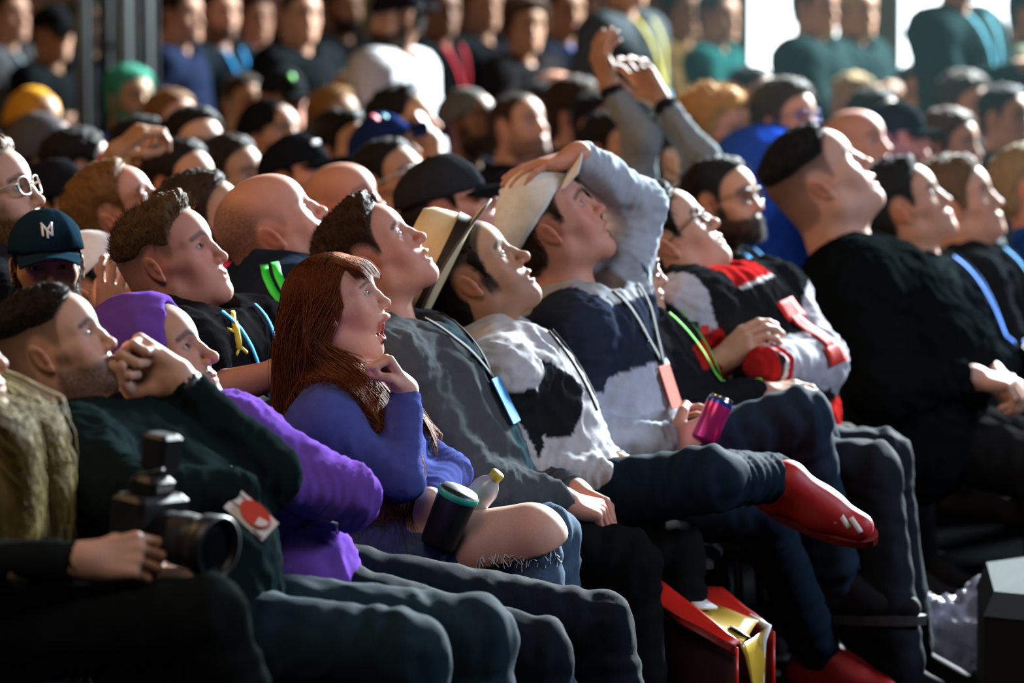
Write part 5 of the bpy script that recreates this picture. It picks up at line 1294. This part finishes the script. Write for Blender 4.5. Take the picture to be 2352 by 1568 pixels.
# openings for two windows at the right
W1 = (wx(1712), wx(1985)); W2 = (wx(2058), wx(2325))
mb = MB()
for x0, x1, z0, z1 in ((-14, W1[0], 0, 6), (W1[1], W2[0], 0, 6), (W2[1], 14, 0, 6), (W1[0], W1[1], 0, .9), (W2[0], W2[1], 0, .9), (W1[0], W1[1], 3.4, 6), (W2[0], W2[1], 3.4, 6)):
    mb.box(((x0 + x1) / 2, YW + .15, (z0 + z1) / 2), (x1 - x0, .3, z1 - z0))
struct(mb.build('wall_back', m))
gm, nt, b = new_mat('daylit_pane'); setp(b, Base_Color=(.8, .9, .9, 1), Roughness=.3, Emission_Color=(.86, .97, 1.0, 1), Emission_Strength=5.)
fm = flat('window_frame_metal', (.35, .37, .38), .5)
for i, (x0, x1) in enumerate((W1, W2)):
    mb = MB(); mb.box(((x0 + x1) / 2, YW + .22, 2.15), (x1 - x0 + .02, .02, 2.52)); w = struct(mb.build('window_%d' % (i + 1), gm))
    mb = MB()
    for cx, cz, sx, sz in ((x0, 2.15, .06, 2.5), (x1, 2.15, .06, 2.5), ((x0 + x1) / 2, .9, x1 - x0, .06), ((x0 + x1) / 2, 3.4, x1 - x0, .06)): mb.box((cx, YW + .1, cz), (sx, .1, sz))
    mb.build('window_frame', fm, w)
# lighting truss tower at the back left
tr = empty('truss_tower', P3(258, 240, 18.4) * (1, 1, 0)); tag(tr, 'black and chrome lighting truss tower standing behind the left rows', 'truss')
tm = flat('truss_chrome', (.22, .24, .25), .25, .5); tk = flat('truss_black', (.010, .011, .012), .4)
for k, px in enumerate((184, 228, 281, 322)):
    x = (px - 253) / FPX * 18.4; y = (0, .18, 0, .18)[k]
    mb = MB(); mb.tube([(x, y, 0), (x, y, 3.2)], .030, 14); mb.build('upright', tm, tr, True)
    mb = MB(); mb.box((x + .034, y + .05, 1.7), (.034, .05, 3.0), bev=.004); mb.build('cover_strip', tk, tr)
for k in range(6):
    mb = MB(); z = .3 + .5 * k; mb.tube([(-.12, 0, z), (.12, .18, z + .25)], .011, 8); mb.build('brace', tk, tr, True)
mb = MB(); mb.box((0, .09, .02), (.6, .6, .04), bev=.01); mb.build('base_plate', tk, tr)

# ------------------------------------------------------------------ chairs under the front rows
cm = flat('chair_upholstery', (.014, .016, .017), .8, 0, .2, 120, .001); cf = flat('chair_frame_metal', (.03, .03, .032), .5, .5)
_cp = None
def chair(label, x, y, yaw, group='black padded chairs of the front rows'):
    global _cp
    r = empty('padded_chair', (x, y, 0)); r.rotation_euler = (0, 0, -R_(yaw)); tag(r, label, 'chair', group)
    if _cp is None:
        _cp = {}
        mb = MB(); mb.box((.02, 0, .395), (.43, .44, .05), bev=.018); _cp['seat'] = (new_mesh('seat', np.array(mb.V), mb.F, False), cm)
        mb = MB(); mb.box((-.27, 0, .66), (.035, .42, .36), rotm('Y', -10), bev=.012); _cp['backrest'] = (new_mesh('backrest', np.array(mb.V), mb.F, False), cm)
        for i, (sx, sy) in enumerate(((1, 1), (1, -1), (-1, 1), (-1, -1))):
            mb = MB(); pts = [(.18 * sx, .19 * sy, .39), (.20 * sx, .20 * sy, .0)] if sx > 0 else [(-.29, .19 * sy, .80), (-.22, .19 * sy, .40), (-.26, .20 * sy, 0)]
            mb.tube(pts, .011, 8); _cp['leg%d' % i] = (new_mesh('leg', np.array(mb.V), mb.F, True), cf)
        mb = MB(); mb.tube([(.18, -.19, .37), (.18, .19, .37)], .009, 8); _cp['crossbar'] = (new_mesh('crossbar', np.array(mb.V), mb.F, True), cf)
    for k, (me, mt) in _cp.items(): link('leg' if k.startswith('leg') else k, me, r, mt)
for nm, h_, yw in (('man in dark hoodie', m1, 14), ('man with purple hood', p2, 12), ('laughing woman', w3, 14), ('young man in grey zip jacket', g4, 12), ('man in straw fedora', f5, 4), ('man in white cap', c6_, 8), ('youngster with the green lanyard', k7, 10), ('man in varsity jacket', v8, 6), ('camera operator', p0, 10), ('young man with the quiff', qf, 10), ('balding man in track top', bl, -12), ('ginger man', gi, 10), ('man in dark grey cap', gc, 10), ('dark-haired young man with blue lanyard', n10, 10), ('fair-haired young man', n11, 10)):
    chair('black padded chair under the ' + nm, h_['J']['P'][0] - .02, h_['J']['P'][1], yw)

# ------------------------------------------------------------------ things held and things on the floor
# video camera on the left knee
cr = P3(338, 1218, 6.92); cam_root = empty('video_camera', cr); tag(cam_root, 'black camera with a wide lens held by the woman on her knee', 'camera')
pk = flat('camera_black', (.010, .011, .012), .42); axis = unit(A3(.80, -.58, -.12)); upv = unit(A3(.05, 0, 1) - axis * (A3(.05, 0, 1) @ axis)); Mc = np.stack([axis, np.cross(upv, axis), upv], 1)
tc_ = lambda V: V @ Mc.T
mb = MB(); mb.box((.0, 0, .01), (.07, .12, .10), bev=.008); mb.build('camera_body', pk, cam_root, False, tc_)
mb = MB(); mb.box((.0, 0, .072), (.055, .06, .035), bev=.008); mb.build('viewfinder_hump', pk, cam_root, False, tc_)
mb = MB(); mb.box((-.005, .02, .125), (.05, .05, .06), bev=.006); mb.box((.0, .02, .093), (.02, .03, .02)); mb.build('hot_shoe_receiver', pk, cam_root, False, tc_)
Ml = rotm('Y', 90)
mb = MB(); mb.lathe([(.0, .03), (.040, .03), (.040, .06), (.042, .062), (.042, .10), (.040, .103), (.044, .110), (.050, .118), (.052, .150), (.047, .151), (.044, .135)], 32, M=Ml); ln = mb.build('lens', pk, cam_root, True, tc_)
mb = MB(); mb.lathe([(.044, .134), (.030, .139), (.015, .141), (.0005, .142)], 32, M=Ml); mb.build('front_element', flat('coated_glass', (.004, .006, .008), .04, 0, .05, Specular_IOR_Level=.9), ln, True, tc_)
mb = MB(); mb.lathe([(.0425, .070), (.0440, .072), (.0440, .094), (.0425, .096)], 32, M=Ml); mb.build('zoom_ring', flat('ribbed_rubber', (.014, .014, .015), .8), ln, True, tc_)
def text(name, s, size, mat, parent, M, loc, ext=.0004):
    c = bpy.data.curves.new(name, 'FONT'); c.body = s; c.size = size; c.extrude = ext; c.align_x = 'CENTER'; c.align_y = 'CENTER'
    o = bpy.data.objects.new(name, c); COL.objects.link(o); c.materials.append(mat); o.parent = parent; bpy.context.view_layer.update(); me = bpy.data.meshes.new_from_object(o.evaluated_get(bpy.context.evaluated_depsgraph_get())); bpy.data.objects.remove(o); o = link(name, me, parent)
    mm = Matrix([[*M[0], 0], [*M[1], 0], [*M[2], 0], [0, 0, 0, 1]]); mm.translation = Vector(loc); o.matrix_local = mm; return o
# columns of the text frame: right, up, out
Mt = np.stack([-Mc[:, 1] * -1, Mc[:, 2], Mc[:, 0]], 1)
text('maker_name', 'SONY', .014, flat('white_print', (.6, .6, .6), .5), cam_root, Mt, tc_(A3(.0285, 0, .072)))
mb = MB(); mb.tube([tc_(A3(.0, -.055, .075)), tc_(A3(.03, -.075, .10)), tc_(A3(.07, -.06, .115))], .003, 6); mb.build('cable', pk, cam_root, True)

# pink can in the capped man's hand
hw = c6_['J']['RW']; cb = P3(1628, 985, 9.60); ca = unit(P3(1652, 915, 9.62) - P3(1612, 1010, 9.60)); u_ = unit(np.cross(ca, A3(0, 1, 0))); Mcan = np.stack([u_, np.cross(ca, u_), ca], 1)
can = empty('drink_can', cb); tag(can, 'slim pink drink can with silver top held by the man in white cap', 'can'); tcn = lambda V: V @ Mcan.T
mb = MB(); mb.lathe([(.0005, -.030), (.026, -.030), (.0295, -.026), (.0295, .062), (.0285, .066)], 32, M=None); mb.build('can_body', flat('pink_can_print', (.50, .022, .16), .25, .5, .2, 25), can, True, tcn)
mb = MB(); mb.lathe([(.0297, .056), (.0298, .062), (.0287, .066)], 32); mb.build('blue_band', flat('blue_can_band', (.02, .05, .35), .25, .5), can, True, tcn)
mb = MB(); mb.lathe([(.0288, .0655), (.0262, .073), (.0265, .076), (.0245, .076), (.0235, .071), (.0005, .071)], 32); mb.build('can_top', flat('can_aluminium', (.75, .76, .78), .2, 1.), can, True, tcn)
mb = MB(); mb.box((.006, 0, .0735), (.020, .012, .0015)); mb.build('ring_pull', flat('can_aluminium', (.75, .76, .78), .2, 1.), can, False, tcn)

# black tumbler and clear bottle on the woman's lap
tb = empty('tumbler', P3(1030, 1190, 8.52)); tag(tb, 'black tumbler with a green lid leaning on the laughing woman\'s lap', 'cup')
ax_ = unit(P3(1062, 1125, 8.5) - P3(1020, 1225, 8.52)); u_ = unit(np.cross(ax_, A3(0, 1, 0))); Mtb = np.stack([u_, np.cross(ax_, u_), ax_], 1); tt_ = lambda V: V @ Mtb.T
mb = MB(); mb.lathe([(.0005, -.06), (.033, -.06), (.036, -.05), (.040, .045)], 28); mb.build('cup_body', flat('tumbler_black', (.008, .009, .010), .45), tb, True, tt_)
mb = MB(); mb.lathe([(.041, .056), (.036, .063), (.0005, .064)], 28); ld = mb.build('lid', flat('lid_black', (.010, .012, .012), .4), tb, True, tt_)
mb = MB(); mb.lathe([(.0405, .044), (.042, .046), (.042, .057), (.0405, .058)], 28); mb.build('lid_ring', flat('green_plastic', (.02, .36, .22), .4), ld, True, tt_)
bt = empty('clear_bottle', P3(1100, 1140, 8.62)); tag(bt, 'pale clear plastic bottle with yellow cap beside the black tumbler', 'bottle')
ax_ = unit(P3(1135, 1105, 8.6) - P3(1085, 1165, 8.62)); u_ = unit(np.cross(ax_, A3(0, 1, 0))); Mb2 = np.stack([u_, np.cross(ax_, u_), ax_], 1); tb2 = lambda V: V @ Mb2.T
mb = MB(); mb.lathe([(.0005, -.07), (.026, -.07), (.028, -.06), (.028, .02), (.022, .036), (.012, .048), (.012, .056)], 24); mb.build('bottle_body', flat('milky_plastic', (.62, .62, .64), .25, 0, .05, Transmission_Weight=.35), bt, True, tb2)
mb = MB(); mb.lathe([(.0135, .050), (.0135, .064), (.0005, .065)], 20); mb.build('cap', flat('yellow_plastic', (.5, .40, .03), .4), bt, True, tb2)
# small wrapped snack in the fedora man's fingers
mb = MB(); c_ = P3(1450, 1062, 9.33); mb.tube([c_ - A3(.05, 0, -.004), c_ - A3(.02, 0, .002), c_ + A3(.02, 0, .004), c_ + A3(.055, 0, -.004)], [.006, .013, .013, .005], 8)
tag(mb.build('snack_wrapper', flat('yellow_wrapper', (.48, .30, .03), .35, 0, .3), None, True), 'crumpled yellow snack wrapper in the fedora man\'s fingers', 'wrapper')

# red and yellow paper carrier bag by the feet
bag = empty('carrier_bag', P3(1620, 1600, 9.3) * (1, 1, 0)); tag(bag, 'glossy red and yellow carrier bag leaning open by the feet', 'bag')
g3 = lambda px, py, d: P3(px, py, d) - np.array(bag.location)
rm = flat('glossy_red_paper', (.60, .020, .012), .28, 0, .12, 8); ym = flat('glossy_yellow_print', (.46, .30, .03), .25, 0, .35, 18); wm = flat('white_print_and_glint', (.8, .8, .8), .3)
def sheet(name, corners, mat, parent, t=.003, n=7, wob=.006, seed=0):
    a, b_, c, d_ = [np.asarray(k, float) for k in corners]; u = np.linspace(0, 1, n)
    G = np.array([[(a * (1 - i) + b_ * i) * (1 - j) + (d_ * (1 - i) + c * i) * j for j in u] for i in u]); N = unit(np.cross(b_ - a, d_ - a))
    G = G + N * (perlin(G.reshape(-1, 3) * 14 + seed).reshape(n, n) * wob)[..., None]
    mb = MB(); mb.slab(G, np.broadcast_to(N, G.shape), t); return mb.build(name, mat, parent, True)
sheet('front_panel', (g3(1505, 1405, 9.27), g3(1692, 1492, 9.17), g3(1692, 1640, 9.17), g3(1540, 1600, 9.27)), flat('shaded_red_paper', (.03, .006, .004), .6), bag, seed=1)  # red paper painted nearly black for the shadow below the rim
sheet('red_rim', (g3(1508, 1326, 9.30), g3(1480, 1372, 9.24), g3(1684, 1486, 9.15), g3(1702, 1474, 9.16)), rm, bag, seed=1)
sheet('folded_flap', (g3(1512, 1390, 9.24), g3(1560, 1432, 9.20), g3(1686, 1502, 9.13), g3(1690, 1482, 9.13)), flat('deep_red_paper', (.26, .010, .008), .35), bag, seed=6)
sheet('printed_side', (g3(1538, 1352, 9.42), g3(1742, 1428, 9.32), g3(1702, 1480, 9.16), g3(1590, 1412, 9.22)), ym, bag, seed=2, wob=.008)
sheet('back_rim', (g3(1530, 1340, 9.46), g3(1660, 1350, 9.45), g3(1768, 1436, 9.36), g3(1735, 1432, 9.35)), rm, bag, seed=3)
sheet('gusset', (g3(1702, 1480, 9.15), g3(1756, 1446, 9.34), g3(1752, 1640, 9.36), g3(1742, 1640, 9.30)), ym, bag, seed=4)
sheet('back_panel', (g3(1520, 1352, 9.62), g3(1774, 1442, 9.42), g3(1778, 1640, 9.45), g3(1510, 1600, 9.6)), flat('deep_red_paper', (.26, .010, .008), .35), bag, seed=5)
mb = MB(); mb.tube([g3(1722, 1412, 9.35), g3(1764, 1440, 9.33), g3(1752, 1470, 9.33), g3(1748, 1530, 9.34), g3(1748, 1620, 9.34)], [.004, .009, .008, .007, .007], 6); mb.build('edge_highlight', wm, bag, True)  # white tube paints the highlight along the gusset edge
for xs in ((1692, 9.14), (1776, 9.38)):
    mb = MB(); mb.tube([g3(xs[0], 1486 if xs[0] < 1700 else 1450, xs[1]), g3(xs[0] + 2, 1640, xs[1])], .004, 6); mb.build('seam', rm, bag, True)
for sgn in (0, 1):
    mb = MB(); mb.tube([g3(1484 + 30 * sgn, 1376, 9.24), g3(1462 + 28 * sgn, 1410, 9.2), g3(1446 + 40 * sgn, 1450, 9.2), g3(1470 + 34 * sgn, 1500, 9.22), g3(1500, 1560, 9.26)], .003, 6); mb.build('cord_handle', flat('ochre_cord', (.16, .11, .02), .7), bag, True)
Mn = np.stack([unit(A3(.75, -.12, -.42)), unit(A3(.1, .9, -.1)), unit(A3(.35, -.6, .75))], 1)
for k, (px, py, r_, mt) in enumerate(((1700, 1450, .026, flat('dark_olive_print', (.10, .09, .02), .3)), (1698, 1449, .017, flat('teal_eye_print', (.05, .36, .26), .3)), (1697, 1448, .007, flat('white_eye_print', (.8, .8, .75), .3)))):
    mb = MB(); mb.lathe([(.0005, .002), (r_ * .9, .002), (r_, .0)], 20, M=Mn, c=g3(px, py, 9.225 - .008 * k)); mb.build('bag_print', mt, bag, True)
sheet('white_print', (g3(1568, 1362, 9.36), g3(1612, 1372, 9.35), g3(1648, 1396, 9.30), g3(1600, 1398, 9.26)), wm, bag, t=.006, n=3, wob=.0)

# clear plastic bag and paper tray on the floor at the right
pbm, nt, b = new_mat('clear_film'); setp(b, Base_Color=(.50, .50, .60, 1), Roughness=.16, Transmission_Weight=.45, IOR=1.35, Alpha=.8); bump(nt, b, noise_node(nt, 26, 4), .02, .9)
rr = np.random.RandomState(8); fc = P3(2140, 1462, 10.6); fc[2] = .095
pv, pq = mesh_sdf([EL(fc + A3(0, 0, .0), (.155, .12, .085), .05), EL(fc + A3(-.10, 0, .05), (.05, .05, .075), .04), EL(fc + A3(.12, .02, .05), (.04, .08, .08), .04), PL((0, 0, .004), (0, 0, -1))], .010)
pn = vnormals(pv, pq); pv = pv + pn * (.024 * (1 - np.abs(perlin(pv * 16)) * 2.4) + .010 * perlin(pv * 45))[:, None]; pv[:, 2] = np.maximum(pv[:, 2], .003)
tag(mk('plastic_bag', pv, pq, pbm, None, False), 'crumpled clear plastic bag on the floor beside the black box', 'bag')
rt = empty('paper_tray', P3(2055, 1522, 10.72) * (1, 1, 0)); tag(rt, 'torn white paper food tray on the floor in front of the plastic bag', 'tray')
mb = MB(); wt = flat('white_card_tray', (.55, .50, .46), .7, 0, .1)
for (c, dm) in (((0, 0, .004), (.16, .11, .004)),): mb.box(c, dm)
mb.build('tray_base', wt, rt)
for i, (a, b_) in enumerate((((-.08, -.055), (.08, -.055)), ((.08, -.055), (.08, .055)), ((.08, .055), (-.08, .055)), ((-.08, .055), (-.08, -.055)))):
    n_ = 9; u = np.linspace(0, 1, n_); lo_ = np.stack([a[0] + (b_[0] - a[0]) * u, a[1] + (b_[1] - a[1]) * u, 0 * u + .004], 1); hi_ = lo_ * (1.12, 1.14, 1) + np.stack([0 * u, 0 * u, .055 + .010 * np.sin(u * 17 + i)], 1)
    G = np.stack([lo_, hi_], 0); mb = MB(); mb.slab(G, np.broadcast_to(unit(A3(b_[1] - a[1], a[0] - b_[0], .2)), G.shape), .003); mb.build('tray_side', wt, rt, True)
# black loudspeaker wedge at the right edge
wd = empty('stage_box', P3(2330, 1560, 9.9) * (1, 1, 0)); tag(wd, 'black box with sloping grey carpeted top at the right edge', 'box')
w0 = np.array(wd.location); c1 = P3(2262, 1418, 9.9) - w0; c2 = P3(2352, 1368, 10.15) - w0
mb = MB(); x0 = c1[0]; V = [(x0, c1[1] - .0, 0), (x0 + .5, c1[1] - .15, 0), (x0 + .5, c1[1] + .6, 0), (x0 + .02, c1[1] + .35, 0), (x0, c1[1], c1[2]), (x0 + .5, c1[1] - .15, c1[2] - .03), (x0 + .5, c1[1] + .6, c1[2] + .05), (x0 + .02, c1[1] + .35, c1[2] + .02)]
mb.add(V, [(0, 1, 5, 4), (1, 2, 6, 5), (2, 3, 7, 6), (3, 0, 4, 7), (0, 3, 2, 1), (4, 5, 6, 7)]); mb.build('cabinet', flat('black_carpet_box', (.006, .007, .007), .9), wd)
tv_ = [np.array(V[i]) + A3(-.004 if i in (4, 7) else 0, -.004, .004) for i in (4, 5, 6, 7)]; tv2 = [v + A3(.03, .05, .05) for v in tv_]
mb = MB(); mb.add(tv_ + tv2, [(0, 1, 5, 4), (1, 2, 6, 5), (2, 3, 7, 6), (3, 0, 4, 7), (4, 5, 6, 7), (3, 2, 1, 0)]); mb.build('top_panel', flat('grey_speckled_top', (.05, .06, .06), .9, 0, .3, 220, .001, Specular_IOR_Level=.05), wd)

# ------------------------------------------------------------------ added haze volume imitating lens glare around the windows
hz = bpy.data.materials.new('glare_haze'); hz.use_nodes = True; nt = hz.node_tree
for n in list(nt.nodes):
    if n.type != 'OUTPUT_MATERIAL': nt.nodes.remove(n)
vs = nt.nodes.new('ShaderNodeVolumeScatter'); vs.inputs['Color'].default_value = (.55, .95, 1.0, 1); vs.inputs['Density'].default_value = .0009; vs.inputs['Anisotropy'].default_value = .3
nt.links.new(vs.outputs[0], [n for n in nt.nodes if n.type == 'OUTPUT_MATERIAL'][0].inputs['Volume'])
mb = MB(); mb.box((5.0, 18.1, 3.45), (9, 14, 4.8)); hzo = mb.build('haze', hz); tag(hzo, 'thin haze added over the back of the hall to imitate lens glare', 'haze', None, 'stuff')
